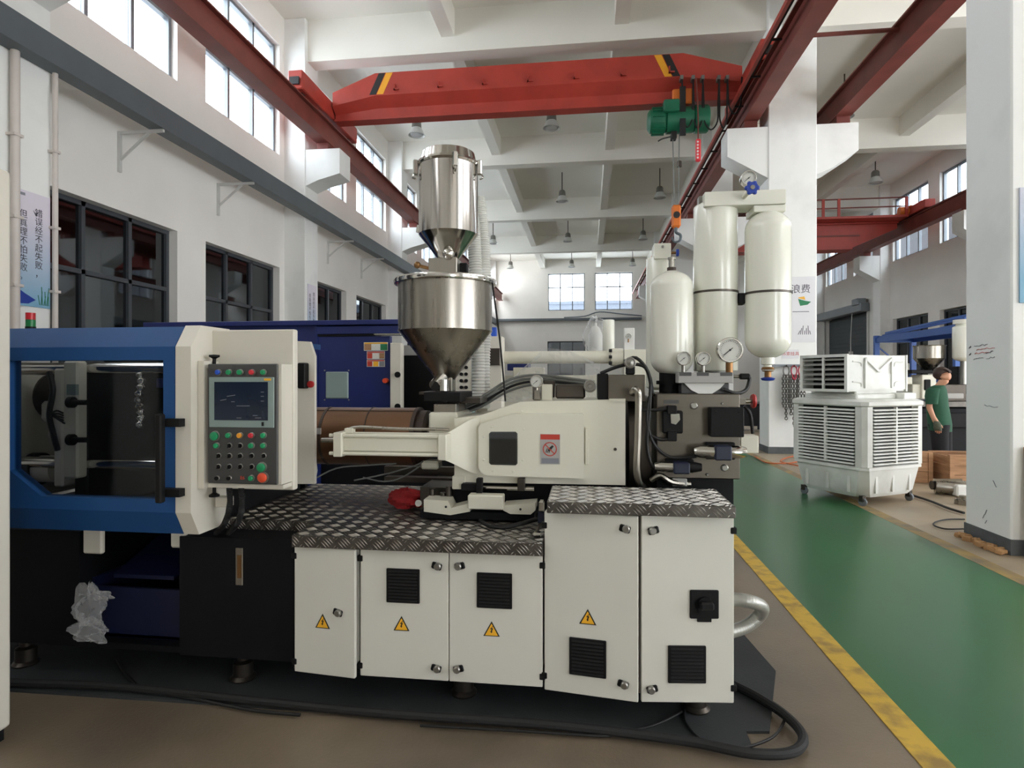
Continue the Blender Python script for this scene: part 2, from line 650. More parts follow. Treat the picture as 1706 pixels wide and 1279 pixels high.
wall_strip('wall_back', 'Y', WALL_B, WALL_B + 0.3, WALL_L - 0.3, WALL_R + 0.3, 0, SLAB_Z, holes_b, 'wall_paint')
holes_f = [(4.3, 7.7, 0, 3.8)]
wall_strip('wall_front', 'Y', WALL_F - 0.3, WALL_F, WALL_L - 0.3, WALL_R + 0.3, 0, SLAB_Z, holes_f, 'wall_paint')

# ceiling beams: main beams across the hall on the column lines, joists along it
for i, yc in enumerate(YC[:-1]):
    struct('ceiling_beam', MB().box(WALL_L, WALL_R, yc - 0.2, yc + 0.2, BEAM_Z, SLAB_Z + 0.02), 'ceiling_paint')
JOISTS = (-3.05, 0.72, 7.2, 9.75)
for xj in JOISTS:
    struct('ceiling_beam', MB().box(xj - 0.15, xj + 0.15, Y0, Y1, JOIST_Z, SLAB_Z + 0.02), 'ceiling_paint')
struct('ceiling_beam', MB().box(3.95, 4.35, Y0, Y1, BEAM_Z, SLAB_Z + 0.02), 'ceiling_paint')


def column(x0, x1, yc, corbels):
    mb = MB().box(x0, x1, yc - 0.32, yc + 0.32, 0, SLAB_Z, bev=0.015)
    c = struct('column', mb, 'column_paint')
    for s in corbels:
        if s < 0:
            p = [(x0 + 0.02, 5.62), (x0 - 0.32, 5.82), (x0 - 0.8, 6.1), (x0 - 0.8, 6.68), (x0 + 0.02, 6.68)]
        else:
            lo_ = 5.86 if x1 < 0 else 5.66
            p = [(x1 - 0.02, lo_), (x1 - 0.02, 6.68), (x1 + 0.8, 6.68), (x1 + 0.8, 6.12), (x1 + 0.3, lo_ + 0.13)]
        MB().prism(p, 'Y', yc - 0.3, yc + 0.3).build('corbel', 'column_paint', c, angle=60)
    MB().box(x0 - 0.008, x1 + 0.008, yc - 0.328, yc + 0.328, 0, 0.14).build('baseboard', 'grey_skirting', c)
    return c


for yc in YC[:-1]:
    column(3.66, 4.6, yc, (-1, 1))
    column(WALL_L - 0.02, -6.3, yc, (1,))
    column(12.2, WALL_R + 0.02, yc, (-1,))
struct('column', MB().box(-6.82, -6.3, WALL_B - 0.3, WALL_B + 0.02, 0, SLAB_Z), 'column_paint')


# ------------------------------------------------------------------ windows
PANES = {}


def pane_mesh(w, h, m):
    k = (round(w, 3), round(h, 3), m)
    if k not in PANES:
        PANES[k] = MB().box(-0.004, 0.004, -w / 2, w / 2, -h / 2, h / 2).build('pane', m, mesh_only=True)
    return PANES[k]


WIN_N = [0]


def window(axis, plane, u0, u1, z0, z1, cols, rows, fm, gm, vsplit=None):
    """framed window: the frame is the root, every pane a part"""
    WIN_N[0] += 1
    mb = MB()
    t, d = 0.065, 0.05

    def bx(a, b, c, e):
        if axis == 'X':
            mb.box(plane - d, plane + d, a, b, c, e)
        else:
            mb.box(a, b, plane - d, plane + d, c, e)
    us = [u0 + (u1 - u0) * i / cols for i in range(cols + 1)]
    zs = vsplit or [z0 + (z1 - z0) * i / rows for i in range(rows + 1)]
    for i, u in enumerate(us):
        bx(u - t / 2 if 0 < i < cols else (u if i == 0 else u - t), u + t / 2 if 0 < i < cols else (u + t if i == 0 else u), z0, z1)
    for i, z in enumerate(zs):
        n = len(zs) - 1
        bx(u0 + t, u1 - t, z - t / 2 if 0 < i < n else (z if i == 0 else z - t), z + t / 2 if 0 < i < n else (z + t if i == 0 else z))
    w = struct('window_%d' % WIN_N[0], mb, fm)
    for a, b in zip(us, us[1:]):
        for c, e in zip(zs, zs[1:]):
            me = pane_mesh(b - a - t, e - c - t, gm)
            loc = (plane, (a + b) / 2, (c + e) / 2) if axis == 'X' else ((a + b) / 2, plane, (c + e) / 2)
            link('pane', me, w, loc, (0, 0, 0) if axis == 'X' else (0, 0, PI / 2))
    return w


for a, b in LEFT_WIN[3:]:
    if a > 34:
        continue
    window('X', WALL_L - 0.2, a, b, *LOW, 3, 2, 'window_frame_dark', 'tinted_glass', [1.0, 3.02, 4.0])
    window('X', WALL_L - 0.16, a, b, *HIGH, 3, 2, 'aluminium_grey', 'window_glass', [6.5, 7.55, 8.95])
for a, b in RIGHT_WIN:
    if 20 < a < 36:
        window('X', WALL_R + 0.16, a, b, *RHIGH, 3, 2, 'aluminium_grey', 'window_glass', [6.38, 7.5, 8.95])
        if not (a < 33.9 and b > 29.0):
            window('X', WALL_R + 0.2, a, b, *RLOW, 3, 2, 'window_frame_dark', 'tinted_glass', [1.0, 2.98, 3.98])
for a, b in BACK_WIN:
    window('Y', WALL_B + 0.16, a, b, 6.16, 8.7, 3, 2, 'aluminium_grey', 'window_glass', [6.16, 7.75, 8.7])
window('Y', WALL_B + 0.16, -2.75, -0.16, 1.2, 4.05, 3, 2, 'window_frame_dark', 'tinted_glass', [1.2, 2.9, 4.05])
# dark rooms beyond the tinted lower windows of the two long walls
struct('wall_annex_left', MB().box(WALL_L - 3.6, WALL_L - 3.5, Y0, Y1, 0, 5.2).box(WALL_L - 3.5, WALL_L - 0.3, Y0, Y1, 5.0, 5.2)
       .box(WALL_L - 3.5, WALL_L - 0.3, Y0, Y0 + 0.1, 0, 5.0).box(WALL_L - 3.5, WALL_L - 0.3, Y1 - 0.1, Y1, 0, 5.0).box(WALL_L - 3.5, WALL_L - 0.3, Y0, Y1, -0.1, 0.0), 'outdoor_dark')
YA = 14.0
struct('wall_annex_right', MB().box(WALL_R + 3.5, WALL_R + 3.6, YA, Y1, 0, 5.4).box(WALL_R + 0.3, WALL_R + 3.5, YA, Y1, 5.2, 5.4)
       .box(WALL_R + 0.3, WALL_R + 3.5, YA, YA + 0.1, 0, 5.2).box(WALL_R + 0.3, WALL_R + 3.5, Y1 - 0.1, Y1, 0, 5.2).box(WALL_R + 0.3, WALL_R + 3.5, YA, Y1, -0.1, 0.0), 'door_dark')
# works building across the yard, behind the end wall
nb = thing('works_building', 'pale grey works building seen through the end wall windows', 'building', (0, 62, 0))
MB().box(-14, 16, 62, 70, 0, 9.1).build('wall', 'outdoor_grey', nb)
MB().box(-14.2, 16.2, 61.9, 70, 9.1, 9.4).build('roof', 'outdoor_grey', nb)

nb2 = thing('works_building', 'dark grey works building across the yard, seen through the side bay windows', 'building', (22, 24, 0))
MB().box(20, 26, 10, 85, 0, 11.0).build('wall', 'far_wall_dark', nb2)
MB().box(19.8, 26, 9.8, 85.2, 11.0, 11.3).build('roof', 'far_wall_dark', nb2)

# roll-up door in the side wall
rd = MB()
for k in range(22):
    rd.box(WALL_R + 0.2, WALL_R + 0.25 + 0.015 * (k % 2), DOOR_R[0], DOOR_R[1], 0.4 + k * 0.19, 0.4 + k * 0.19 + 0.185)
rdo = struct('door_1', MB().box(WALL_R - 0.06, WALL_R + 0.02, DOOR_R[0] - 0.14, DOOR_R[0], 0, 4.75).box(WALL_R - 0.06, WALL_R + 0.02, DOOR_R[1], DOOR_R[1] + 0.14, 0, 4.75), 'bracket_white')
rd.build('shutter', 'door_dark', rdo)
MB().box(WALL_R - 0.42, WALL_R, DOOR_R[0] - 0.2, DOOR_R[1] + 0.2, 4.55, 4.95, bev=0.04).build('shutter_box', 'aluminium_grey', rdo)
MB().box(WALL_R - 0.5, WALL_R - 0.1, DOOR_R[0] - 0.1, DOOR_R[0] + 0.5, 4.85, 5.15, bev=0.03).build('motor', 'aluminium_grey', rdo)
MB().tube([(WALL_R - 0.3, 29.9, 4.7), (WALL_R - 0.32, 30.0, 3.4), (WALL_R - 0.32, 30.0, 2.75)], 0.02).box(WALL_R - 0.38, WALL_R - 0.26, 29.9, 30.1, 2.6, 2.78).build('control_cable', 'bracket_white', rdo)

# crane runway beams along the hall
def runway(x0, x1, m, y0=Y0, y1=Y1 - 0.2):
    zb, zt = 6.86, 7.36
    mb = MB()
    mb.box(x0, x1, y0, y1, zb, zb + 0.03).box(x0, x1, y0, y1, zt - 0.03, zt)
    xm = (x0 + x1) / 2
    mb.box(xm - 0.07, xm + 0.07, y0, y1, zb + 0.03, zt - 0.03)
    o = struct('crane_runway_beam', mb, m)
    MB().box(xm - 0.03, xm + 0.03, y0, y1, zt, zt + 0.08).build('rail', 'dark_steel', o)
    pl = MB()
    for yc in YC[:-1]:
        pl.box(x0 + 0.02, x1 - 0.02, yc - 0.2, yc + 0.2, 6.675, zb)
    pl.build('bearing_plates', m, o)
    return o


runway(-6.1, -5.8, 'runway_red')
run_r = runway(3.2, 3.5, 'runway_red')
runway(5.0, 5.3, 'runway_red')
runway(11.6, 11.9, 'runway_red')
# conductor bar beside the runway on the aisle side
cb = thing('conductor_bar', 'thin red conductor bar running beside the crane runway over the aisle', 'conductor bar', (3.0, 0, 7.2))
MB().box(2.96, 3.02, Y0, Y1 - 0.3, 7.17, 7.25).build('bar', 'crane_red', cb)
for k in range(30):
    y = 3.0 + k * 1.25
    MB().box(2.98, 3.22, y, y + 0.03, 7.19, 7.22).build('bracket', 'hazard_black', cb)
MB().box(3.08, 3.16, Y0, Y1 - 0.3, 7.36, 7.41).build('cable_strip', 'hazard_black', cb)
tr = MB().cyl((3.4, 10.6, 7.28), (5.1, 10.6, 7.28), 0.035, seg=10).build('tie_rod', 'runway_red')
tag(tr, 'red round tie rod joining two runway beams in front of the pillar', 'tie rod')

# ================================================================== OVERHEAD: crane, hoist, lamps, cable tray
crane = thing('bridge_crane', 'red single girder bridge crane spanning the hall near the ceiling', 'crane', (-1.3, 13.0, 7.4))
GY = 13.02


def girder_ring(x, top):
    h = top - 7.43
    up, mid = top - min(0.5, 0.52 * h), top - min(0.72, 0.75 * h)
    f, r = GY, GY + 0.5
    pts = [(f, top), (f, up), (f + 0.17, mid), (f + 0.17, 7.46), (f + 0.1, 7.46), (f + 0.1, 7.41), (r - 0.1, 7.41), (r - 0.1, 7.46), (r - 0.17, 7.46), (r - 0.17, mid), (r, up), (r, top)]
    return [(x, a, b) for a, b in pts]


MB().loft([girder_ring(-5.75, 8.02), girder_ring(-4.75, 8.4), girder_ring(2.0, 8.4), girder_ring(3.2, 8.05)]).build('girder', 'crane_red', crane, angle=20)
for (xa, s, cols) in ((-4.88, 1, ('hazard_black', 'hazard_yellow')), (1.62, -1, ('hazard_yellow', 'hazard_black'))):
    for k, cm in enumerate(cols):
        x = xa + k * 0.17
        MB().prism([(x, 7.92), (x + 0.15, 7.92), (x + 0.15 + s * 0.22, 8.39), (x + s * 0.22, 8.39)], 'Y', GY - 0.006, GY + 0.01).build('hazard_stripe', cm, crane)
for x, s in ((-5.95, -1), (3.35, 1)):
    tb = MB().box(x - 0.16, x + 0.16, 11.65, 14.6, 7.47, 7.86, bev=0.02)
    e = tb.build('end_truck', 'crane_red', crane)
    for y in (11.9, 14.3):
        MB().cyl((x - 0.07, y, 7.56), (x + 0.07, y, 7.56), 0.12, seg=18).build('wheel', 'hazard_black', e)
    MB().box(x - 0.1, x + 0.1, 11.6, 11.65, 7.55, 7.7).build('buffer', 'hazard_black', e)
for k in range(7):
    x = -4.3 + k * 1.0
    MB().box(x, x + 0.03, GY - 0.06, GY + 0.01, 7.98, 8.12).box(x, x + 0.12, GY - 0.06, GY - 0.03, 7.98, 8.01).build('cable_hook', 'crane_red', crane)

hoist = thing('electric_hoist', 'green electric wire rope hoist hanging under the red crane girder', 'hoist', (1.9, 13.2, 7.0))
ha, hb = at(1080, 195, 12.9), at(1183, 195, 12.9)
hz = ha.z - 0.02
L = hb.x - ha.x
MB().lathe([(0.0, 0.0), (0.17, 0.0), (0.24, 0.05), (0.26, 0.16), (0.26, 0.34), (0.23, 0.38), (0.27, 0.4), (0.27, L - 0.32), (0.25, L - 0.3), (0.285, L - 0.28), (0.285, L - 0.03), (0.26, L), (0, L)],
           (ha.x, 13.1, hz), (1, 0, 0), 28).build('drum', 'hoist_green', hoist)
fin = MB()
for k in range(14):
    t = 2 * PI * k / 14
    fin.obox((ha.x + 0.22, 13.1 + 0.265 * math.cos(t), hz + 0.265 * math.sin(t)), (0.26, 0.02, 0.05), Matrix.Rotation(t + PI / 2, 3, 'X'))
fin.build('motor_fins', 'hoist_green', hoist)
MB().box(ha.x + 0.3, ha.x + 0.62, 12.72, 12.95, hz + 0.06, hz + 0.3, bev=0.02).build('switch_box', 'hoist_green', hoist)
MB().box(ha.x + 0.5, ha.x + 0.92, 12.92, 13.0, hz + 0.28, hz + 0.6, bev=0.03).build('trolley_plate', 'hoist_orange', hoist)
MB().box(ha.x + 0.5, ha.x + 0.92, 13.36, 13.44, hz + 0.28, hz + 0.6, bev=0.03).build('trolley_plate', 'hoist_orange', hoist)
for dx in (0.58, 0.84):
    for yy in (13.0, 13.3):
        MB().cyl((ha.x + dx, yy, 7.5), (ha.x + dx, yy + 0.06, 7.5), 0.06, seg=14).build('trolley_wheel', 'dark_steel', hoist)
MB().box(ha.x + 0.64, ha.x + 0.76, 12.84, 12.88, hz - 0.42, hz + 0.6).build('strap', 'hazard_black', hoist)
MB().box(ha.x + 0.49, ha.x + 0.6, 13.0, 13.2, hz - 0.4, hz - 0.26).tube([(ha.x + 0.5, 12.98, hz - 0.38), (ha.x + 0.3, 12.9, hz - 0.45), (ha.x + 0.2, 12.9, hz - 0.5)], 0.015).build('limit_arm', 'hazard_black', hoist)
hk = at(1127, 345, 13.0)
for dx in (-0.065, 0.075):
    MB().cyl((hk.x + dx, 13.1, hz - 0.2), (hk.x + dx * 0.6, 13.05, hk.z), 0.011, seg=6).build('wire_rope', 'cable_grey', hoist)
MB().cyl((hk.x + 0.07, 13.08, 6.02), (hk.x + 0.07, 13.08, 6.14), 0.05, seg=12).build('rope_stop', 'dark_steel', hoist)
hb_ = MB().box(hk.x - 0.09, hk.x + 0.09, 12.97, 13.03, hk.z - 0.42, hk.z + 0.05, bev=0.03).box(hk.x - 0.09, hk.x + 0.09, 13.08, 13.14, hk.z - 0.42, hk.z + 0.05, bev=0.03).build('hook_block', 'hoist_orange', hoist)
MB().cyl((hk.x, 12.95, hk.z - 0.17), (hk.x, 13.16, hk.z - 0.17), 0.07, seg=14).build('pulley', 'hazard_black', hb_)
MB().tube([(hk.x, 13.05, hk.z - 0.42), (hk.x, 13.05, hk.z - 0.52), (hk.x + 0.09, 13.05, hk.z - 0.58), (hk.x + 0.07, 13.05, hk.z - 0.7), (hk.x - 0.04, 13.05, hk.z - 0.72), (hk.x - 0.09, 13.05, hk.z - 0.62)],
          lambda t: 0.035 - 0.015 * t, seg=10).build('hook', 'tray_grey', hb_)

pend = thing('pendant_control', 'red and white crane pendant control hanging on a cable below the hoist', 'pendant control', at(1163, 265, 12.75))
pq = at(1163, 232, 12.75)
MB().tube([at(1160, 130, 12.8), at(1163, 190, 12.8), pq], 0.014).build('cable', 'runway_red', pend)
ph = MB().box(pq.x - 0.05, pq.x + 0.05, 12.7, 12.8, pq.z - 0.46, pq.z, bev=0.02).build('housing', 'pendant_red', pend)
for k in range(6):
    MB().cyl((pq.x - 0.015, 12.69, pq.z - 0.07 - k * 0.065), (pq.x - 0.015, 12.7, pq.z - 0.07 - k * 0.065), 0.02, seg=10).build('button', 'sign_white', ph)

fest = thing('festoon_cable', 'black festoon cable looped from clips along the crane girder', 'cable', at(1180, 125, 12.8))
xs = [1136, 1155, 1171, 1198, 1212, 1236]
for a, b, dip in zip(xs, xs[1:], (212, 214, 216, 213, 190)):
    p0, p1, pm = at(a, 128, 12.86), at(b, 128, 12.86), at((a + b) / 2, dip, 12.86)
    q0, q1 = at(a + (b - a) * 0.1, dip - 14, 12.86), at(b - (b - a) * 0.1, dip - 14, 12.86)
    MB().tube([p0, p0.lerp(q0, 0.6), q0, pm, q1, p1.lerp(q1, 0.6), p1], 0.016, seg=6).build('cable_loop', 'cable_black', fest)
    MB().box(p0.x - 0.03, p0.x + 0.03, 12.84, 13.02, p0.z - 0.05, p0.z + 0.03).build('clip', 'cable_grey', fest)

# second crane in the side bay with a walkway rail
cr2 = thing('bridge_crane', 'red crane girder with handrail walkway in the side bay', 'crane', (8.4, 24.2, 6.9))
xt_ = at(1418, 400, 24.0).x
MB().prism([(5.3, 6.42), (xt_, 6.42), (11.45, 7.12), (11.45, 7.34), (5.3, 7.34)], 'Y', 24.0, 24.45).build('girder', 'crane_red', cr2, angle=20)
MB().prism([(5.3, 6.36), (xt_, 6.36), (xt_, 6.42), (5.3, 6.42)], 'Y', 23.88, 24.57).box(5.3, 11.45, 23.88, 24.57, 7.3, 7.36).build('girder_flange', 'crane_red', cr2)
MB().box(5.3, xt_ + 0.3, 23.98, 24.01, 6.86, 6.92).build('web_stiffener', 'runway_red', cr2)
MB().box(5.3, 11.5, 23.3, 24.6, 7.37, 7.45).build('walkway', 'crane_red', cr2)
for px_ in (1372, 1398, 1511):
    x = at(px_, 350, 23.3).x
    MB().box(x - 0.045, x + 0.045, 23.3, 23.36, 7.45, 8.1).build('post', 'crane_red', cr2)
for z in (7.76, 8.08):
    MB().cyl((5.4, 23.33, z), (at(1511, 350, 23.3).x, 23.33, z), 0.025, seg=8).build('handrail', 'runway_red', cr2)
MB().box(11.57, 11.93, 22.4, 26.0, 7.45, 7.75, bev=0.02).build('end_truck', 'crane_red', cr2)
mx_ = at(1500, 355, 23.4).x
MB().cyl((mx_, 23.5, 7.62), (mx_ + 0.35, 23.5, 7.62), 0.15, seg=18).box(mx_ + 0.3, mx_ + 0.55, 23.35, 23.65, 7.46, 7.8, bev=0.03).build('drive_motor', 'hoist_orange', cr2)

# pendant lamps under the slab
def lamp_meshes():
    return [('rod', MB().cyl((0, 0, 0.42), (0, 0, 1.15), 0.02, seg=8).build('rod', 'dark_steel', mesh_only=True)),
            ('housing', MB().lathe([(0.05, 0.45), (0.09, 0.44), (0.13, 0.38), (0.14, 0.22), (0.12, 0.2)], (0, 0, 0), seg=20).build('housing', 'lamp_metal', mesh_only=True)),
            ('shade', MB().lathe([(0.125, 0.22), (0.15, 0.19), (0.22, 0.04), (0.245, 0.0), (0.235, 0.0), (0.21, 0.045), (0.14, 0.19), (0.115, 0.2)], (0, 0, 0), seg=24).build('shade', 'lamp_shade', mesh_only=True)),
            ('lens', MB().lathe([(0.2, 0.05), (0.16, 0.0), (0.0, -0.02)], (0, 0, 0), seg=20).build('lens', 'lamp_glass', mesh_only=True))]


LM = lamp_meshes()
LAMPS = []
rows = [(16.75, 'row just beyond the crane'), (23.75, 'second row beyond the crane'), (30.8, 'third row beyond the crane'), (37.9, 'row by the end wall')]
cols = [(-4.87, 'nearest the window wall'), (-1.0, 'in the middle'), (2.77, 'nearest the pillars')]
for y, rl in rows:
    for x, cl in cols:
        LAMPS.append((x, y, 'bell pendant lamp %s, %s' % (cl, rl)))
LAMPS += [(6.8, 17.0, 'pendant lamp on a rod hidden behind the dark red runway of the side bay'), (10.2, 22.9, 'grey bell pendant lamp above the side bay crane walkway')]
for x, y, lab in LAMPS:
    if (x, y) in ((-4.87, 23.75),):
        continue                                  # wholly behind the loader
    t = thing('pendant_lamp', lab, 'lamp', (x, y, 8.5), 'bell pendant lamps under the slab')
    for n, me in LM:
        o = link(n, me)
        o.parent = t

# grey cable tray along the window wall with its brackets
tray = thing('cable_tray', 'long grey metal cable tray running along the window wall', 'cable tray', (-6.15, 6, 5.2))
MB().box(-6.29, -6.06, Y0 + 0.02, Y1 - 0.32, 5.14, 5.16).box(-6.075, -6.06, Y0 + 0.02, Y1 - 0.32, 5.16, 5.47).box(-6.29, -6.275, Y0 + 0.02, Y1 - 0.32, 5.16, 5.47).build('trough', 'tray_grey', tray)
yb = 0.9
while yb < 34:
    if not any(abs(yb - yc) < 0.5 for yc in YC):
        w = -6.8
        b = MB().box(w, -6.08, yb - 0.02, yb + 0.02, 5.10, 5.14).box(w, w + 0.04, yb - 0.025, yb + 0.025, 4.55, 5.14).bar((w + 0.02, yb, 4.72), (-6.3, yb, 5.11), 0.03, 0.03)
        b.build('bracket', 'bracket_white', tray)
    yb += 2.36
tray2 = thing('cable_tray', 'grey cable tray along the end wall under the two windows', 'cable tray', (0, 41, 5.6))
MB().box(-6.2, 3.6, 41.0, 41.3, 5.45, 5.6).build('trough', 'tray_grey', tray2)
MB().tube([(-1.6, 41.05, 5.65), (-0.2, 41.0, 5.72), (0.8, 41.0, 6.0), (2.2, 41.0, 5.85), (3.6, 41.0, 5.7)], 0.04, seg=6).build('loose_cable', 'tray_grey', tray2)

# pipes and banner on the near column of the window wall
for yy, xx, r, lab in ((5.86, -6.24, 0.045, 'thick white vertical pipe on the window wall column beside the banner'), (6.36, -6.24, 0.03, 'thin white conduit on the corner of the column beside the window')):
    p = thing('wall_pipe', lab, 'pipe', (xx, yy, 0))
    MB().cyl((xx, yy, 0), (xx, yy, 5.14), r, seg=14).build('pipe', 'pvc_pipe', p)
    for z in (1.9, 2.55, 3.3, 4.2):
        MB().box(-6.3, xx + r + 0.006, yy - r - 0.012, yy + r + 0.012, z, z + 0.03).build('clamp', 'pvc_pipe', p)
for i, yy in enumerate((13.47,)):
    p = MB().cyl((-6.36, yy, 0), (-6.36, yy, 5.14), 0.035, seg=12).build('wall_pipe', 'pvc_pipe')
    tag(p, 'slim white conduit on the second column of the window wall', 'pipe')

def banner(yc, z0, z1, w, lab, full):
    b = MB().box(-6.296, -6.285, yc - w / 2, yc + w / 2, z0, z1).build('banner', 'banner_blue')
    tag(b, lab, 'banner')
    rot = (PI / 2, 0, PI / 2)
    text('\n'.join('错误经不起失败，'), 'lettering', 'print_ink', b, (-6.283, yc + 0.07, z0 + (z1 - z0) * 0.56), 0.1 * w / 0.44, rot)
    text('\n'.join('但真理不怕失败。'), 'lettering', 'print_ink', b, (-6.283, yc - 0.12, z0 + (z1 - z0) * 0.52), 0.1 * w / 0.44, rot)
    if full:
        MB().prism([(yc - w / 2 + 0.01, z0 + 0.02), (yc - w / 2 + 0.01, z0 + 0.2), (yc - w / 2 + 0.12, z0 + 0.14), (yc + 0.03, z0 + 0.08), (yc - 0.06, z0 + 0.03)], 'X', -6.286, -6.282).build('mountain_print', 'valve_blue', b)
        for k in range(7):
            MB().bar((-6.283, yc + 0.08 + 0.018 * k, z0 + 0.03), (-6.283, yc + 0.06 + 0.022 * k + 0.03 * (k % 2), z0 + 0.14 + 0.05 * (k % 3)), 0.004, 0.007).build('reed_print', 'leaf_green', b)
        MB().prism([(yc + 0.0, z1 - 0.2), (yc + 0.03, z1 - 0.23), (yc + 0.07, z1 - 0.2), (yc + 0.035, z1 - 0.26)], 'X', -6.286, -6.282).build('bird_print', 'print_ink', b)
        MB().box(-6.286, -6.282, yc - w / 2 + 0.02, yc - w / 2 + 0.12, z1 - 0.06, z1 - 0.03).build('logo_print', 'print_grey', b)
    return b


banner(6.12, 2.36, 3.66, 0.44, 'tall blue and white banner with Chinese lettering on the column between two pipes', True)
banner(13.13, 2.4, 3.68, 0.44, 'small distant banner with Chinese lettering on the second window wall column', False)

# ================================================================== MAIN INJECTION MOULDING MACHINE
YF = 2.70                              # plane of the electrical cabinet doors


def pbox(mb, x0, y0, x1, y1, Yf, dep, bev=0.0):
    xm = (x0 + x1) / 2
    mb.box(at(x0, y0, Yf).x, at(x1, y0, Yf).x, Yf, Yf + dep, at(xm, y1, Yf).z, at(xm, y0, Yf).z, bev)
    return mb


def ppoly(pts, Y):
    return [(at(x, y, Y).x, at(x, y, Y).z) for x, y in pts]


def bolt(parent, p, r=0.008, d=0.008, m='lock_metal', axis=(0, -1, 0), name='bolt'):
    return MB().lathe([(r, 0), (r, d * 0.7), (r * 0.7, d), (0, d)], p, axis, 10).build(name, m, parent)


machine = thing('injection_molding_machine', 'large injection moulding machine with blue sliding guard and dark base', 'machine', (-1.2, 3.3, 0))
# base
zb0, zb1 = 0.17, 0.76
xl = -3.4
xo0, xo1 = at(138, 950, 2.8).x, at(308, 950, 2.8).x
base = MB().box(xl, xo0, 2.78, 3.95, zb0, zb1).box(xo1, at(489, 1000, 2.76).x, 2.76, 3.95, zb0, zb1).box(xo0, xo1, 3.6, 3.95, zb0, zb1)
base.box(-1.38, 0.62, 3.02, 3.95, zb0, zb1).box(xo0, xo1, 2.78, 3.6, zb0, 0.2)
base.box(-1.4, -0.2, 2.72, 3.0, 0.16, 0.2).build('base_frame', 'dark_base', machine)
for x in (-3.0, -1.75, -0.6, 0.5):
    for y in (2.88, 3.8):
        MB().lathe([(0.06, 0.004), (0.065, 0.02), (0.05, 0.035), (0.05, 0.1), (0.03, 0.11), (0.03, 0.2)], (x, y, 0), seg=18).build('leveling_foot', 'dark_steel', machine)
sg = pbox(MB(), 392, 913, 404, 975, 2.755, 0.02, 0.002).build('oil_gauge', 'stainless', machine)
pbox(MB(), 395, 925, 401, 963, 2.75, 0.01).build('gauge_glass', 'brass', sg)
for x0, x1, y0, y1 in ((137, 169, 880, 923), (283, 308, 885, 913)):
    pbox(MB(), x0, y0, x1, y1, 2.77, 0.03, 0.008).build('rail_bracket', 'white_guard', machine)
# product chute under the clamp
ch = thing('drip_tray', 'blue metal tray standing in the opening of the dark base', 'tray', (at(225, 1000, 2.9).x, 3.1, 0.2))
cx0, cx1 = at(150, 1000, 2.85).x, at(303, 1000, 2.85).x
MB().box(cx0, cx1, 2.84, 2.86, 0.205, 0.46).box(cx0, cx1, 3.5, 3.52, 0.205, 0.56).box(cx0, cx0 + 0.02, 2.86, 3.5, 0.205, 0.5).box(cx1 - 0.02, cx1, 2.86, 3.5, 0.205, 0.5).box(cx0, cx1, 2.84, 3.52, 0.203, 0.22).build('body', 'chute_blue', ch)
MB().prism([(2.87, 0.5), (3.5, 0.72), (3.5, 0.74), (2.87, 0.52)], 'X', cx0 + 0.12, cx1 - 0.06).build('slope_plate', 'chute_blue', ch)


def crumple(name, c, size, label, cat, m, seed, flat=0.0, parent=None, nu=26, nv=16, amp=0.35):
    """crumpled sheet gathered into a loose lump"""
    rnd = random.Random(seed)
    ph = [(rnd.uniform(0, 6.28), rnd.uniform(1, 7), rnd.uniform(1, 7), rnd.uniform(0.3, 1)) for _ in range(14)]
    mb = MB()
    rings = []
    for j in range(nv + 1):
        v = PI * j / nv
        row = []
        for i in range(nu):
            u = 2 * PI * i / nu
            d = sum(w * math.sin(a * round(fu) / 1 + u * round(fu) + v * fv) for a, fu, fv, w in ph) / 4
            r = 1 + amp * d
            p = Vector((math.sin(v) * math.cos(u) * r * size[0], math.sin(v) * math.sin(u) * r * size[1], -math.cos(v) * r * size[2]))
            if p.z < -size[2] * (1 - flat):
                p.z = -size[2] * (1 - flat)
            row.append(Vector(c) + p)
        rings.append(row)
    mb.loft(rings)
    o = mb.build(name, m, parent, angle=25)
    if label:
        tag(o, label, cat)
    return o


bp = at(155, 1028, 2.78)
bag = thing('plastic_wrap', 'crumpled clear plastic film hanging over the edge of the blue tray', 'plastic film', (bp.x, 2.74, 0.2))
crumple('upper_fold', at(150, 1010, 2.76), (0.075, 0.03, 0.085), None, None, 'plastic_film', 3, parent=bag, amp=0.5)
crumple('lower_fold', at(150, 1052, 2.74), (0.10, 0.03, 0.05), None, None, 'plastic_film', 5, parent=bag, amp=0.5)
crumple('loose_corner', at(172, 992, 2.75), (0.05, 0.02, 0.02), None, None, 'plastic_film', 9, parent=bag, amp=0.5)

# blue sliding guard door with window
yg = 2.55
X0, X1 = -3.3, at(291, 700, yg).x
zt, zb = at(160, 578, yg).z, at(160, 850, yg).z
wz1, wz0 = at(160, 600, yg).z, at(160, 829, yg).z
wx0, wx1 = at(16, 700, yg).x, at(272, 700, yg).x
guard = MB()
guard.box(X0, X1, yg, yg + 0.06, wz1, zt).box(X0, X1, yg, yg + 0.06, zb, wz0).box(wx1, X1, yg, yg + 0.06, wz0, wz1).box(X0, wx0, yg, yg + 0.06, wz0, wz1)
guard.prism([(wx0, wz0), (wx0 + 0.17, wz0), (wx0, wz0 + 0.12)], 'Y', yg, yg + 0.06)
ztop, zbot = at(160, 545, yg + 0.05).z, at(160, 884, yg + 0.06).z
guard.prism([(yg, zt), (yg + 0.07, ztop), (yg + 0.2, ztop), (yg + 0.2, zt - 0.02), (yg + 0.06, zt)], 'X', X0, X1)
guard.prism([(yg, zb), (yg + 0.06, zb), (yg + 0.2, zb), (yg + 0.2, zbot), (yg + 0.06, zbot)], 'X', X0, X1)
gd = guard.build('guard_door', 'blue_guard', machine, angle=20)
MB().box(wx0 - 0.02, wx1 + 0.02, yg + 0.025, yg + 0.033, wz0 - 0.02, wz1 + 0.02).build('pane', 'guard_glass', gd)
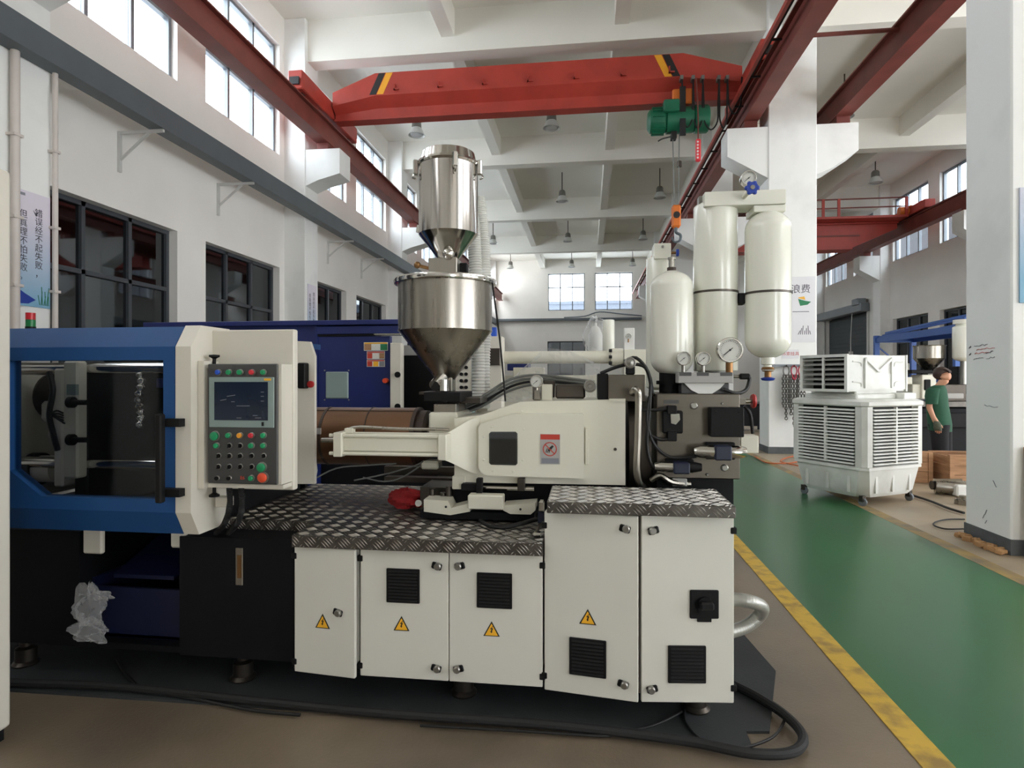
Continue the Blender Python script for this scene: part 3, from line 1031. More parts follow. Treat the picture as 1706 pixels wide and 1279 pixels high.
hx0 = at(262, 700, yg - 0.05).x
h = MB().box(hx0, hx0 + 0.032, yg - 0.07, yg - 0.035, at(265, 833, yg).z, at(265, 688, yg).z, bev=0.006)
for y in (703, 818):
    zz = at(265, y, yg).z
    h.box(hx0 + 0.005, hx0 + 0.1, yg - 0.04, yg, zz - 0.018, zz + 0.018)
h.build('door_handle', 'black_plastic', gd)
# cream end guard beside the door
gx0, gx1 = X1 + 0.004, at(318, 700, yg).x
eg = MB()
eg.prism([(yg, zt), (yg + 0.07, ztop + 0.005), (yg + 0.3, ztop + 0.005), (yg + 0.3, zbot), (yg + 0.06, zbot), (yg, zb)], 'X', gx0, gx1)
eg.build('end_guard', 'white_guard', machine, angle=20)
pl_y = 2.71
plate = MB().box(gx1 - 0.02, at(490, 700, pl_y).x, pl_y, pl_y + 0.04, at(420, 815, pl_y).z, at(420, 549, pl_y).z, bev=0.006)
plate.build('control_mount', 'white_guard', machine)
MB().prism(ppoly([(494, 568), (516, 569), (524, 593), (524, 806), (494, 806)], 3.05), 'Y', 3.05, 3.075).build('platen_cover', 'white_guard', machine)
pbox(MB(), 495, 604, 508, 647, 3.0, 0.05, 0.006).build('cover_hinge', 'black_plastic', machine)
ep = at(515, 640, 3.0)
MB().lathe([(0.01, 0), (0.01, 0.015), (0.018, 0.018), (0.018, 0.03), (0, 0.033)], (ep.x - 0.004, 3.05, ep.z), (0, -1, 0), 18).build('emergency_button', 'valve_red', machine)
# clamp unit seen through the window: platens and tie bars
def PX(x, Y):
    return at(x, 700, Y).x


MB().box(PX(104, 2.9), PX(129, 2.9), 2.9, 2.97, at(115, 797, 2.9).z, 1.64, bev=0.01).build('platen_cover_strip', 'cream_paint', machine)
MB().box(PX(104, 2.9), PX(129, 2.9) - 0.005, 2.97, 3.7, 0.82, 1.62, bev=0.01).build('moving_platen', 'dark_base', machine)
MB().box(PX(88, 2.95), PX(104, 2.95), 2.95, 3.65, 0.95, 1.6, bev=0.01).build('platen_rib', 'white_guard', machine)
MB().box(-3.4, -3.2, 2.9, 3.7, 0.85, 1.64, bev=0.01).build('rear_platen', 'cream_paint', machine)
MB().box(-2.06, -1.9, 2.9, 3.8, 0.8, 1.7, bev=0.01).build('fixed_platen', 'dark_base', machine)
for y, y_up, y_lo in ((3.0, 614, 773), (3.6, 618, 748)):
    for z in (at(200, y_up, y).z, at(200, y_lo, y).z):
        MB().cyl((-3.3, y, z), (-2.0, y, z), 0.034, seg=20).build('tie_bar', 'chrome', machine)
MB().box(-3.15, PX(86, 3.1), 3.1, 3.5, at(50, 702, 3.1).z, at(50, 668, 3.1).z, bev=0.02).build('toggle_link', 'white_guard', machine)
MB().cyl((-3.2, 3.25, at(40, 660, 3.2).z), (PX(80, 3.2), 3.25, at(40, 660, 3.2).z), 0.14, seg=24).build('toggle_pin', 'dark_steel', machine)
MB().cyl((-3.2, 3.3, at(40, 725, 3.2).z), (PX(90, 3.2), 3.3, at(40, 725, 3.2).z), 0.09, seg=20).build('ejector_cylinder', 'cream_paint', machine)
MB().cyl((PX(50, 3.0), 3.05, at(70, 783, 3.0).z), (PX(86, 3.0), 3.05, at(70, 783, 3.0).z), 0.075, seg=22).build('tie_bar_nut', 'white_guard', machine)
MB().cyl((PX(42, 3.0), 3.05, at(70, 783, 3.0).z), (PX(56, 3.0), 3.05, at(70, 783, 3.0).z), 0.09, seg=22).build('nut_collar', 'black_plastic', machine)
MB().cyl((PX(129, 3.3), 3.3, at(160, 645, 3.3).z), (PX(172, 3.3), 3.3, at(160, 645, 3.3).z), 0.055, 0.05, seg=18).build('ejector_rod', 'cream_paint', machine)
MB().tube([at(82, 620, 2.88), at(88, 650, 2.86), at(82, 690, 2.86), at(88, 720, 2.86), at(96, 750, 2.88)], 0.014, seg=8).build('hydraulic_hose', 'cable_black', machine)
for k in range(5):
    MB().tube([at(84, 690, 2.87), at(94 + 3 * k, 684 + 5 * k, 2.85), at(105, 688 + 4 * k, 2.88)], 0.005, seg=6).build('sensor_wire', 'cable_black', machine)
pbox(MB(), 111, 640, 126, 658, 2.88, 0.02).build('data_plate', 'bezel_grey', machine)
for y in (670, 732):
    p = at(121, y, 2.87)
    MB().cyl((p.x, 2.86, p.z), (p.x + 0.09, 2.86, p.z), 0.014, seg=12).cyl((p.x - 0.01, 2.86, p.z), (p.x + 0.015, 2.86, p.z), 0.03, seg=12).build('mould_clamp', 'black_plastic', machine)
sp_ = [at(233 + 2.5 * math.sin(k * 0.9), 622 + k * 8.2, 2.95 + 0.02 * math.cos(k * 0.9)) for k in range(12)]
MB().tube(sp_, lambda t: 0.017 + 0.006 * math.sin(t * 55), seg=10, smooth=6).build('spiral_hose', 'chrome', machine)
pbox(MB(), 200, 630, 270, 646, 3.5, 0.1, 0.005).build('hose_rail', 'navy_panel', machine)
pbox(MB(), 212, 634, 226, 642, 3.48, 0.03, 0.003).build('hose_coupling', 'sign_white', machine)
MB().box(xl, -1.9, 3.86, 3.9, 0.78, 1.72).build('rear_guard', 'dark_base', machine)
MB().box(xl, -1.9, 2.86, 3.86, 0.765, 0.79).build('clamp_bed', 'dark_base', machine)
MB().box(xl, gx1, 3.6, 3.9, 1.74, 1.775).build('top_guard', 'blue_guard', machine)
# white cabinet roof behind the guard carrying the signal lamp
MB().box(-3.4, at(124, 545, 3.0).x, 2.95, 3.6, 1.77, 1.82, bev=0.01).build('roof_box', 'white_guard', machine)
sl = thing('signal_lamp', 'red over green signal lamp standing on the white roof box', 'signal lamp', (at(51, 530, 3.1).x, 3.1, 1.82))
sx = at(51, 530, 3.1).x
MB().cyl((sx, 3.1, 1.82), (sx, 3.1, 1.845), 0.026, seg=18).build('socket', 'black_plastic', sl)
MB().cyl((sx, 3.1, 1.845), (sx, 3.1, 1.885), 0.024, seg=20).build('green_lens', 'lamp_green', sl)
MB().cyl((sx, 3.1, 1.886), (sx, 3.1, 1.925), 0.024, seg=20).build('red_lens', 'lamp_red', sl)

# control panel
py = 2.60
panel = MB()
pbox(panel, 346, 606, 462, 806, py, 0.1, 0.004)
cp = panel.build('control_panel', 'panel_charcoal', machine)
MB().box(at(335, 700, py + 0.02).x, at(345, 700, py + 0.02).x, py - 0.004, pl_y, at(340, 814, py).z, at(340, 601, py).z).box(at(335, 700, py + 0.02).x, at(470, 700, py + 0.02).x, py + 0.03, pl_y, at(400, 815, py).z, at(400, 808, py).z).build('panel_bracket', 'white_guard', cp)
MB().box(at(463, 700, py + 0.02).x, at(471, 700, py + 0.02).x, py + 0.01, pl_y, at(467, 808, py).z, at(467, 606, py).z).build('panel_edge', 'white_guard', cp)
for (kx, ky, up) in ((357, 596, 1), (357, 822, -1)):
    p = at(kx, ky, 2.66)
    MB().lathe([(0.008, -0.03), (0.008, -0.005), (0.014, 0.0), (0.024, 0.005), (0.024, 0.014), (0, 0.016)], p, (0, 0, up), 16).build('clamp_knob', 'black_plastic', cp)
pbox(MB(), 348, 628, 456, 712, py - 0.006, 0.01, 0.002).build('screen_bezel', 'bezel_grey', cp)
scr = pbox(MB(), 357, 636, 446, 700, py - 0.008, 0.006).build('screen', 'screen_blue', cp)
BTN = {}


def button(px_, py_, r, m, kind='button'):
    key = (r, m, kind)
    if key not in BTN:
        if kind == 'selector':
            mb = MB().lathe([(r, 0), (r, 0.006), (r * 0.8, 0.008), (0, 0.008)], (0, 0, 0), (0, -1, 0), 16).box(-r * 0.22, r * 0.22, -0.018, -0.006, -r * 0.8, r * 0.8)
        else:
            mb = MB().lathe([(r * 0.85, 0), (r * 0.85, 0.008), (r, 0.009), (r, 0.016), (r * 0.8, 0.019), (0, 0.02)], (0, 0, 0), (0, -1, 0), 18)
        BTN[key] = (mb.build(kind, m, mesh_only=True), MB().lathe([(r * 1.22, 0), (r * 1.22, 0.004), (r * 0.9, 0.006), (0, 0.006)], (0, 0, 0), (0, -1, 0), 16).build('collar', 'lock_metal', mesh_only=True))
    p = at(px_, py_, py)
    o = link(kind, BTN[key][0], None, (p.x, py, p.z))
    adopt(o, cp)
    c = link('button_collar', BTN[key][1], None, (p.x, py, p.z))
    adopt(c, cp)


R = 0.0118
for x, m in zip((365, 383, 401, 421, 440), ('button_blue', 'button_green', 'button_green', 'button_red', 'button_green')):
    button(x, 620, R, m)
for x, m in zip((382, 401, 420, 440), ('button_green', 'button_orange', 'button_red', 'button_green')):
    button(x, 725, R, m)
button(359, 726, 0.02, 'button_green')
for x, m in ((362, 'button_green'), (420, 'button_green'), (440, 'button_green')):
    button(x, 742, R, m)
for x, y in [(383, 742), (401, 742)] + [(x, 759) for x in (365, 383, 401, 420, 440)] + [(x, 777) for x in (365, 383, 401, 420)]:
    button(x, y, 0.0105, 'black_plastic', 'selector')
button(437, 778, 0.02, 'button_green')
button(420, 796, R, 'button_green')
button(439, 795, 0.022, 'stop_red', 'emergency_stop')
for x in (363, 383):
    button(x, 796, 0.009, 'black_plastic')
p = at(404, 796, py)
text('E6', 'lettering', 'stop_red', cp, (p.x, py - 0.0005, p.z), 0.022)
p = at(448, 632, py)
MB().box(p.x - 0.02, p.x + 0.014, py - 0.008, py - 0.005, p.z - 0.005, p.z + 0.005).build('label_strip', 'sign_yellow', cp)
p = at(439, 706, py)
MB().box(p.x - 0.005, p.x + 0.005, py - 0.009, py - 0.005, p.z - 0.009, p.z + 0.009).build('usb_port', 'black_plastic', cp)
for k, (sxx, syy, w) in enumerate(((385, 660, 14), (372, 667, 10), (388, 669, 6), (405, 676, 22), (425, 692, 8), (437, 653, 5), (437, 660, 5), (437, 668, 5), (430, 696, 10), (398, 696, 8))):
    p, q = at(sxx - w / 2, syy, py - 0.0085), at(sxx + w / 2, syy - (2 if k < 2 else 0), py - 0.0085)
    MB().bar(p, q, 0.001, 0.0025).build('screen_text', 'print_grey', cp)
MB().tube([at(382, 812, 2.66), at(383, 840, 2.68), at(375, 870, 2.72), at(360, 888, 2.8)], lambda t: 0.0135 + 0.0018 * math.sin(t * 220), seg=10, smooth=22).build('conduit', 'black_rubber', cp)
MB().tube([at(402, 812, 2.66), at(403, 845, 2.68), at(395, 872, 2.72), at(380, 888, 2.8)], lambda t: 0.0135 + 0.0018 * math.sin(t * 220), seg=10, smooth=22).build('conduit', 'black_rubber', cp)
pbox(MB(), 358, 828, 380, 845, 2.7, 0.05, 0.004).build('conduit_clip', 'white_guard', cp)


# ------------------------------------------------------------------ electrical cabinets
def bolt_sign(door, u, z, s=0.076):
    """yellow triangle with a black lightning flash"""
    h_ = s * 0.9
    b = MB().prism([(u - s / 2, z - h_ / 2), (u + s / 2, z - h_ / 2), (u, z + h_ / 2)], 'Y', -0.0215, -0.02).build('warning_sign', 'hazard_black', None)
    b.parent = door
    k = 0.78
    y = MB().prism([(u - s / 2 * k, z - h_ / 2 + 0.004), (u + s / 2 * k, z - h_ / 2 + 0.004), (u, z + h_ / 2 * k - 0.0025)], 'Y', -0.0222, -0.0212).build('sign_field', 'sign_yellow', None)
    y.parent = door
    f = [(0.1, 0.24), (-0.12, -0.02), (0.0, -0.02), (-0.06, -0.22), (-0.1, -0.2), (-0.02, -0.36), (0.08, -0.24), (0.03, -0.24), (0.12, 0.06), (0.0, 0.06), (0.16, 0.24)]
    q = MB().prism([(u + a * s * 0.8, z + b_ * s * 0.72) for a, b_ in f], 'Y', -0.0229, -0.0221).build('flash', 'hazard_black', None)
    q.parent = door


def vent(door, u, z, w, h_, n=10):
    g = MB().box(u - w / 2, u + w / 2, -0.03, -0.02, z - h_ / 2, z + h_ / 2, bev=0.003)
    for i in range(n):
        zz = z - h_ / 2 + h_ * (i + 0.8) / (n + 0.6)
        g.prism([(-0.029, zz - 0.004), (-0.036, zz - 0.003), (-0.031, zz + 0.004), (-0.029, zz + 0.004)], 'X', u - w * 0.43, u + w * 0.43)
    o = g.build('vent_grille', 'black_plastic', None)
    o.parent = door


def lock(door, u, z, dark=-1):
    a = MB().obox((u + dark * 0.006, -0.024, z - 0.001), (0.048, 0.010, 0.032), Matrix.Rotation(0.25 * -dark, 3, 'Y'), bev=0.005).build('lock_plate', 'black_plastic', None)
    a.parent = door
    b = MB().lathe([(0.0165, 0), (0.0165, 0.014), (0.012, 0.019), (0, 0.019)], (u, -0.026, z), (0, -1, 0), 16).build('lock_barrel', 'lock_metal', None)
    b.parent = door


def cab_door(cab, xa, xb, z0, z1, hinge, ang):
    """door mesh with its origin on the hinge line; u runs from the hinge edge"""
    ha_ = xa if hinge == 'L' else xb
    w = xb - xa
    u0, u1 = (0, w) if hinge == 'L' else (-w, 0)
    me = MB().box(u0, u1, -0.02, 0.0, z0, z1, bev=0.003).build('door', 'cream_cabinet', mesh_only=True)
    o = link('door', me, None, (ha_, YF + 0.02, 0), (0, 0, ang))
    adopt(o, cab)
    for zz in (z0 + (z1 - z0) * 0.08, z1 - (z1 - z0) * 0.08):
        hh = MB().box(-0.014, 0.012, -0.024, 0.004, zz - 0.014, zz + 0.014, bev=0.003).build('hinge', 'black_plastic', None)
        hh.parent = o
    return o, ha_


def cabinet(label, x0, x1, z0, z1, Yb=3.0):
    c = thing('electrical_cabinet', label, 'cabinet', ((x0 + x1) / 2, YF, z0))
    MB().box(x0 + 0.004, x1 - 0.004, YF + 0.022, Yb, z0 + 0.01, z1, bev=0.003).build('body', 'cream_cabinet', c)
    return c


def X(x, Y=YF):
    return at(x, 1000, Y).x


def Z(x, y, Y=YF):
    return at(x, y, Y).z


c1 = cabinet('narrow cream electrical cabinet with one lock beside the dark base', X(491), X(597), 0.155, 0.755)
d, hx = cab_door(c1, X(491), X(597), 0.155, 0.752, 'L', -math.radians(6))
bolt_sign(d, X(541) - hx, Z(541, 1032))
lock(d, X(570) - hx, Z(570, 1016))
c2 = cabinet('wide cream electrical cabinet with two doors and two upper black vents', X(600), X(904), 0.155, 0.755)
d, hx = cab_door(c2, X(600), X(747), 0.155, 0.752, 'L', 0)
bolt_sign(d, X(669) - hx, Z(669, 1038))
vent(d, X(672) - hx, Z(672, 975), 0.158, 0.158)
lock(d, X(730) - hx, Z(730, 942))
lock(d, X(729) - hx, Z(729, 1112))
d, hx = cab_door(c2, X(748.5), X(904), 0.155, 0.752, 'R', 0)
bolt_sign(d, X(819) - hx, Z(819, 1047))
vent(d, X(824) - hx, Z(824, 983), 0.162, 0.16)
lock(d, X(764) - hx, Z(764, 942), 1)
lock(d, X(762) - hx, Z(762, 1113), 1)
c3 = cabinet('tall cream electrical cabinet with a black rotary switch and ajar doors', X(908), X(1222), 0.135, 0.95)
d, hx = cab_door(c3, X(908), X(1064), 0.145, 0.95, 'L', -math.radians(8))
bolt_sign(d, X(981, 2.68) - hx, Z(981, 1026, 2.68))
vent(d, X(981, 2.67) - hx, Z(981, 1095, 2.67), 0.163, 0.165)
lock(d, X(1046, 2.65) - hx, Z(1046, 880, 2.65))
lock(d, X(1043, 2.65) - hx, Z(1043, 1139, 2.65))
d, hx = cab_door(c3, X(1064) + 0.004, X(1222), 0.14, 0.952, 'R', math.radians(6))
vent(d, X(1144, 2.66) - hx, Z(1144, 1109, 2.66), 0.163, 0.162)
lock(d, X(1085, 2.65) - hx, Z(1085, 884, 2.65), 1)
lock(d, X(1083, 2.65) - hx, Z(1083, 1149, 2.65), 1)
u, z = X(1173, 2.67) - hx, Z(1173, 1008, 2.67)
o = MB().box(u - 0.062, u + 0.062, -0.03, -0.02, z - 0.062, z + 0.062, bev=0.004).box(u - 0.03, u + 0.03, -0.028, -0.02, z - 0.076, z - 0.06).build('switch_plate', 'black_plastic', None)
o.parent = d
o = MB().cyl((u, -0.03, z), (u, -0.045, z), 0.036, seg=24).box(u - 0.03, u + 0.03, -0.075, -0.045, z - 0.012, z + 0.022, bev=0.008).build('switch_knob', 'black_plastic', None)
o.parent = d


# ------------------------------------------------------------------ chequer plate decks
def bosses_on(mb, u0, u1, v0, v1, fn, inside=None, cell=0.0587):
    """raised bars of chequer plate in a basket weave turned 45 degrees; fn(u, v, h) gives the point"""
    q = 0.70711
    n = int(max(u1 - u0, v1 - v0) / cell * 1.6) + 3
    uc, vc = (u0 + u1) / 2, (v0 + v1) / 2
    for i in range(-n, n + 1):
        for j in range(-n, n + 1):
            cu, cv = uc + (i - j) * cell * q, vc + (i + j) * cell * q
            if not (u0 - cell < cu < u1 + cell and v0 - cell < cv < v1 + cell):
                continue
            s_ = 1 if (i + j) % 2 else -1
            du, dv = q, q * s_
            pu, pv = -dv, du
            for k in (-1.5, -0.5, 0.5, 1.5):
                ou, ov = cu + pu * k * 0.0128, cv + pv * k * 0.0128
                lo, hi = -0.0245, 0.0245
                for c_, d_, a_, b_ in ((ou, du, u0, u1), (ov, dv, v0, v1)):
                    t0, t1 = sorted(((a_ + 0.002 - c_) / d_, (b_ - 0.002 - c_) / d_))
                    lo, hi = max(lo, t0), min(hi, t1)
                if hi - lo < 0.008:
                    continue
                mu, mv = ou + du * (lo + hi) / 2, ov + dv * (lo + hi) / 2
                if inside and not inside(mu, mv):
                    continue
                L_, w = (hi - lo) / 2, 0.0032
                a = mb.bm.verts.new(fn(mu - du * L_, mv - dv * L_, 0))
                b = mb.bm.verts.new(fn(mu + pu * w, mv + pv * w, 0.0))
                c = mb.bm.verts.new(fn(mu + du * L_, mv + dv * L_, 0))
                d = mb.bm.verts.new(fn(mu - pu * w, mv - pv * w, 0.0))
                e1 = mb.bm.verts.new(fn(mu - du * L_ * 0.6, mv - dv * L_ * 0.6, 0.0024))
                e2 = mb.bm.verts.new(fn(mu + du * L_ * 0.6, mv + dv * L_ * 0.6, 0.0024))
                for f in ((a, b, e1), (b, e2, e1), (b, c, e2), (c, d, e2), (d, e1, e2), (d, a, e1)):
                    mb.bm.faces.new(f)


dk = thing('tread_plate_deck', 'low chequer plate deck over the cream cabinets beside the barrel', 'deck', (-0.8, 2.66, 0.76))
dx0, dx1 = X(486, 2.66), X(904, 2.66)
dz = 0.812
poly = [(dx0, 2.66), (dx1, 2.66), (dx1, 3.98), (-1.89, 3.98), (-1.89, 2.93), (dx0, 2.93)]
MB().prism(poly, 'Z', dz - 0.055, dz).build('sheet', 'tread_steel', dk)
mb = MB()
bosses_on(mb, -1.89, dx1, 2.66, 3.98, lambda u, v, h: (u, v, dz + h), inside=lambda u, v: u > dx0 or v > 2.95)
bosses_on(mb, dx0, dx1, dz - 0.056, dz, lambda u, v, h: (u, 2.66 - h, v))
bosses_on(mb, -1.89, dx0, dz - 0.056, dz, lambda u, v, h: (u, 2.93 - h, v))
tag(mb.build('raised_bars', 'tread_boss', dk), kind='stuff')
dk2 = thing('tread_plate_deck', 'high chequer plate deck on top of the tall cabinet', 'deck', (0.2, 2.64, 0.95))
ex0, ex1, ez = X(911, 2.63), X(1226, 2.63), 1.006
MB().box(ex0, ex1, 2.63, 3.03, ez - 0.05, ez, bev=0.003).box(ex1 - 0.006, ex1, 2.7, 3.03, 0.75, ez - 0.02).build('sheet', 'tread_steel', dk2)
mb = MB()
bosses_on(mb, ex0, ex1, 2.63, 3.03, lambda u, v, h: (u, v, ez + h))
bosses_on(mb, ex0, ex1, ez - 0.05, ez, lambda u, v, h: (u, 2.63 - h, v))
bosses_on(mb, 2.72, 3.03, 0.76, ez - 0.03, lambda u, v, h: (ex1 + h, u, v))
tag(mb.build('raised_bars', 'tread_boss', dk2), kind='stuff')

# ================================================================== INJECTION UNIT
YI = 3.1
inj = thing('injection_unit', 'cream injection unit with screw drive housing, round barrel and prohibition sign', 'injection unit', (-0.4, 3.35, 0.81))
hp = [(757, 697), (800, 692), (867, 669), (1042, 665), (1042, 808), (757, 803)]
MB().prism(ppoly(hp, YI), 'Y', YI, 3.62).build('drive_housing', 'cream_paint', inj, angle=20)
pbox(MB(), 753, 793, 775, 815, YI - 0.01, 0.5, 0.004).build('housing_foot', 'cream_paint', inj)
pbox(MB(), 1015, 664, 1042, 669, YI - 0.01, 0.4).build('top_lip', 'cream_paint', inj)
# curved shoulder between cylinder and housing
sh = []
for k in range(9):
    t = k / 8
    x = 737 + 62 * t
    e = t * t * (3 - 2 * t)
    yt, yb_ = 722 - 27 * e, 760 + 30 * e
    a, b = at(x, yt, YI - 0.012), at(x, yb_, YI - 0.012)
    yf = 2.985 + 0.11 * e
    sh.append([(a.x, yf, b.z), (a.x, yf, a.z), (a.x, 3.3, a.z), (a.x, 3.3, b.z)])
MB().loft(sh).build('shoulder', 'cream_paint', inj, angle=30)
cv = [(797, 712), (801, 706), (850, 690), (855, 689), (970, 689), (973, 692), (973, 797), (812, 792), (802, 788), (797, 780)]
MB().prism(ppoly(cv, YI - 0.04), 'Y', YI - 0.04, YI).build('side_cover', 'cream_paint', inj, angle=20)
wv = [(818, 719), (859, 719), (862, 722), (862, 772), (859, 775), (818, 774), (815, 771), (815, 722)]
MB().prism(ppoly(wv, YI - 0.0440), 'Y', YI - 0.0440, YI - 0.0390).build('inspection_window', 'tinted_glass', inj)
MB().prism(ppoly([(817, 721), (860, 721), (860, 773), (817, 772)], YI - 0.0415), 'Y', YI - 0.0410, YI - 0.0385).build('window_back', 'hazard_black', inj)
for x, y in ((806, 727), (819, 711), (873, 715), (871, 766), (806, 766), (821, 784), (855, 785)):
    p = at(x, y, YI - 0.04)
    bolt(inj, p, 0.006, 0.005, 'cream_paint')
for x, y in ((869, 686), (963, 686)):
    p = at(x, y, YI)
    MB().cyl((p.x, YI - 0.02, p.z), (p.x, YI, p.z), 0.008, seg=10).build('cover_hinge', 'cream_paint', inj)
sgn = pbox(MB(), 900, 723, 933, 773, YI - 0.0430, 0.004).build('prohibition_sign', 'sign_grey', inj)
pbox(MB(), 900.5, 723.5, 932.5, 732, YI - 0.0435, 0.001).build('sign_header', 'sign_red', sgn)
pc = at(916, 748, YI - 0.0440)
ring = MB()
R0, R1 = 0.036, 0.031
v = []
n = 28
for i in range(n):
    t = 2 * PI * i / n
    v.append((pc.x + R0 * math.cos(t), YI - 0.0445, pc.z + R0 * math.sin(t)))
    v.append((pc.x + R1 * math.cos(t), YI - 0.0445, pc.z + R1 * math.sin(t)))
ring._add(v, [(2 * i, 2 * ((i + 1) % n), 2 * ((i + 1) % n) + 1, 2 * i + 1) for i in range(n)])
ring.bar((pc.x - 0.024, YI - 0.0446, pc.z + 0.024), (pc.x + 0.024, YI - 0.0446, pc.z - 0.024), 0.0005, 0.005)
ring.build('sign_ring', 'sign_red', sgn)
MB().prism([(pc.x - 0.004, pc.z + 0.006), (pc.x + 0.012, pc.z + 0.02), (pc.x + 0.02, pc.z + 0.014), (pc.x + 0.006, pc.z - 0.004), (pc.x - 0.01, pc.z - 0.012)], 'Y', YI - 0.0440, YI - 0.0435).build('hand_symbol', 'hazard_black', sgn)
for k in range(3):
    MB().bar((pc.x - 0.02 + 0.008 * k, YI - 0.0440, pc.z - 0.018), (pc.x - 0.012 + 0.008 * k, YI - 0.0440, pc.z + 0.004), 0.0005, 0.004).build('roller_symbol', 'hazard_black', sgn)
pbox(MB(), 902, 763, 931, 772, YI - 0.0435, 0.001).build('sign_text', 'print_grey', sgn)
pbox(MB(), 975, 712, 981, 774, YI - 0.015, 0.02, 0.002).build('guide_bar', 'cream_paint', inj)
p = at(1025, 748, YI)
bolt(inj, p, 0.008, 0.006, 'dark_steel')
# carriage cylinder on the operator side
yc_ = 2.98
zA, zB = at(650, 722, yc_).z, at(650, 757, yc_).z
zc = (zA + zB) / 2
MB().box(at(575, 740, yc_).x, at(737, 740, yc_).x, yc_ - 0.045, yc_ + 0.05, zB + 0.012, zA - 0.012, bev=0.012).build('cylinder_barrel', 'cream_paint', inj)
for z in (zA - 0.008, zB + 0.008):
    for y in (yc_ - 0.05, yc_ + 0.055):
        MB().cyl((at(556, 740, yc_).x, y, z), (at(742, 740, yc_).x, y, z), 0.0095, seg=12).build('tie_rod', 'cream_paint', inj)
MB().box(at(564, 740, yc_).x, at(578, 740, yc_).x, yc_ - 0.07, yc_ + 0.07, zB - 0.008, zA + 0.008, bev=0.004).build('end_cap', 'cream_paint', inj)
MB().box(at(735, 740, yc_).x, at(749, 740, yc_).x, yc_ - 0.07, yc_ + 0.07, zB - 0.016, zA + 0.004, bev=0.004).build('end_cap', 'cream_paint', inj)
zr = at(555, 733, yc_).z
MB().cyl((at(536, 733, yc_).x, yc_, zr), (at(566, 733, yc_).x, yc_, zr), 0.012, seg=14).build('piston_rod', 'chrome', inj)
MB().tube([at(578, 716, yc_), at(600, 711, yc_), at(660, 714, yc_), at(725, 715, yc_), at(748, 716, yc_)], 0.008, seg=8).build('oil_pipe', 'stainless', inj)
MB().box(at(576, 714, yc_).x, at(590, 714, yc_).x, yc_ - 0.02, yc_ + 0.02, zA, zA + 0.026, bev=0.003).build('pipe_fitting', 'cream_paint', inj)
# barrel with heater covers
yb2, rb = 3.4, 0.168
zb_ = (at(600, 680, 3.38).z + at(600, 773, 3.38).z) / 2
xa, xe = at(440, 720, yb2).x, at(700, 720, yb2).x
MB().lathe([(rb, 0), (rb, xe - xa), (rb - 0.02, xe - xa + 0.002), (0, xe - xa + 0.002)], (xa, yb2, zb_), (1, 0, 0), 40).build('barrel_cover', 'brown_cover', inj)
for x, w in ((552, 0.008), (623, 0.003), (698, 0.01)):
    xx = at(x, 700, yb2).x
    MB().lathe([(rb - 0.005, -w), (rb + 0.003, -w), (rb + 0.003, w), (rb - 0.005, w)], (xx, yb2, zb_), (1, 0, 0), 40).build('cover_band', 'band_brown', inj)
MB().lathe([(rb - 0.015, 0), (rb - 0.015, 0.05), (rb - 0.06, 0.07), (0, 0.07)], (xe, yb2, zb_), (1, 0, 0), 32).build('barrel_end', 'band_brown', inj)
MB().box(xa, xe - 0.002, yb2 - 0.075, yb2 - 0.069, zb_ + rb * 0.87, zb_ + rb * 0.92).build('cover_seam', 'band_brown', inj)
pbox(MB(), 497, 713, 534, 723, yb2 - rb - 0.006, 0.01).build('data_plate', 'sign_grey', inj)
pbox(MB(), 497, 708, 512, 713, yb2 - rb - 0.006, 0.01).build('tape', 'button_blue', inj)
# feed block between barrel and housing
pbox(MB(), 714, 687, 762, 760, 3.22, 0.36, 0.01).build('feed_block', 'cream_paint', inj)
MB().cyl((at(700, 730, 3.4).x, 3.4, zb_), (at(760, 730, 3.4).x, 3.4, zb_), 0.11, seg=24).build('screw_coupling', 'dark_steel', inj)
pbox(MB(), 722, 672, 760, 690, 3.26, 0.26, 0.004).build('feed_throat', 'stainless', inj)
pbox(MB(), 706, 653, 767, 669, 3.22, 0.34, 0.004).build('hopper_slide', 'black_plastic', inj)
pbox(MB(), 745, 662, 800, 672, 3.36, 0.24, 0.004).build('slide_rail', 'dark_steel', inj)
pbox(MB(), 700, 768, 730, 782, 3.3, 0.1, 0.01).build('drain_block', 'cream_paint', inj)
# carriage on the deck
pbox(MB(), 700, 852, 890, 866, 3.02, 0.5, 0.003).build('slide_base', 'dark_base', inj)
MB().prism(ppoly([(706, 832), (746, 834), (752, 846), (783, 838), (783, 852), (750, 858), (706, 852)], 3.0), 'Y', 3.0, 3.12).build('carriage_arm', 'cream_paint', inj, angle=20)
MB().prism(ppoly([(838, 842), (892, 838), (892, 850), (884, 857), (850, 856), (838, 850)], 3.0), 'Y', 3.0, 3.12).build('carriage_arm', 'cream_paint', inj, angle=20)
pbox(MB(), 779, 825, 838, 849, 2.97, 0.07, 0.005).build('sensor_box', 'cream_paint', inj)
for x, y in ((743, 844), (867, 848)):
    bolt(inj, at(x, y, 3.0), 0.006, 0.004, 'hazard_black')
pbox(MB(), 768, 806, 796, 818, 3.05, 0.1, 0.004).build('rail_block', 'dark_base', inj)
MB().cyl(at(795, 812, 3.1), at(890, 814, 3.1), 0.012, seg=12).build('guide_rod', 'chrome', inj)
pbox(MB(), 862, 797, 874, 818, 3.06, 0.05, 0.003).build('rod_stop', 'dark_steel', inj)
pbox(MB(), 793, 797, 803, 832, 3.02, 0.04, 0.004).build('limit_switch', 'black_plastic', inj)
MB().cyl(at(798, 796, 3.04), at(798, 803, 3.04), 0.012, 0.004, seg=12).build('switch_tip', 'dark_steel', inj)
MB().box(at(757, 810, 3.15).x, at(1042, 810, 3.15).x, 3.15, 3.6, 0.86, at(900, 806, 3.15).z).build('rail_bed', 'dark_base', inj)
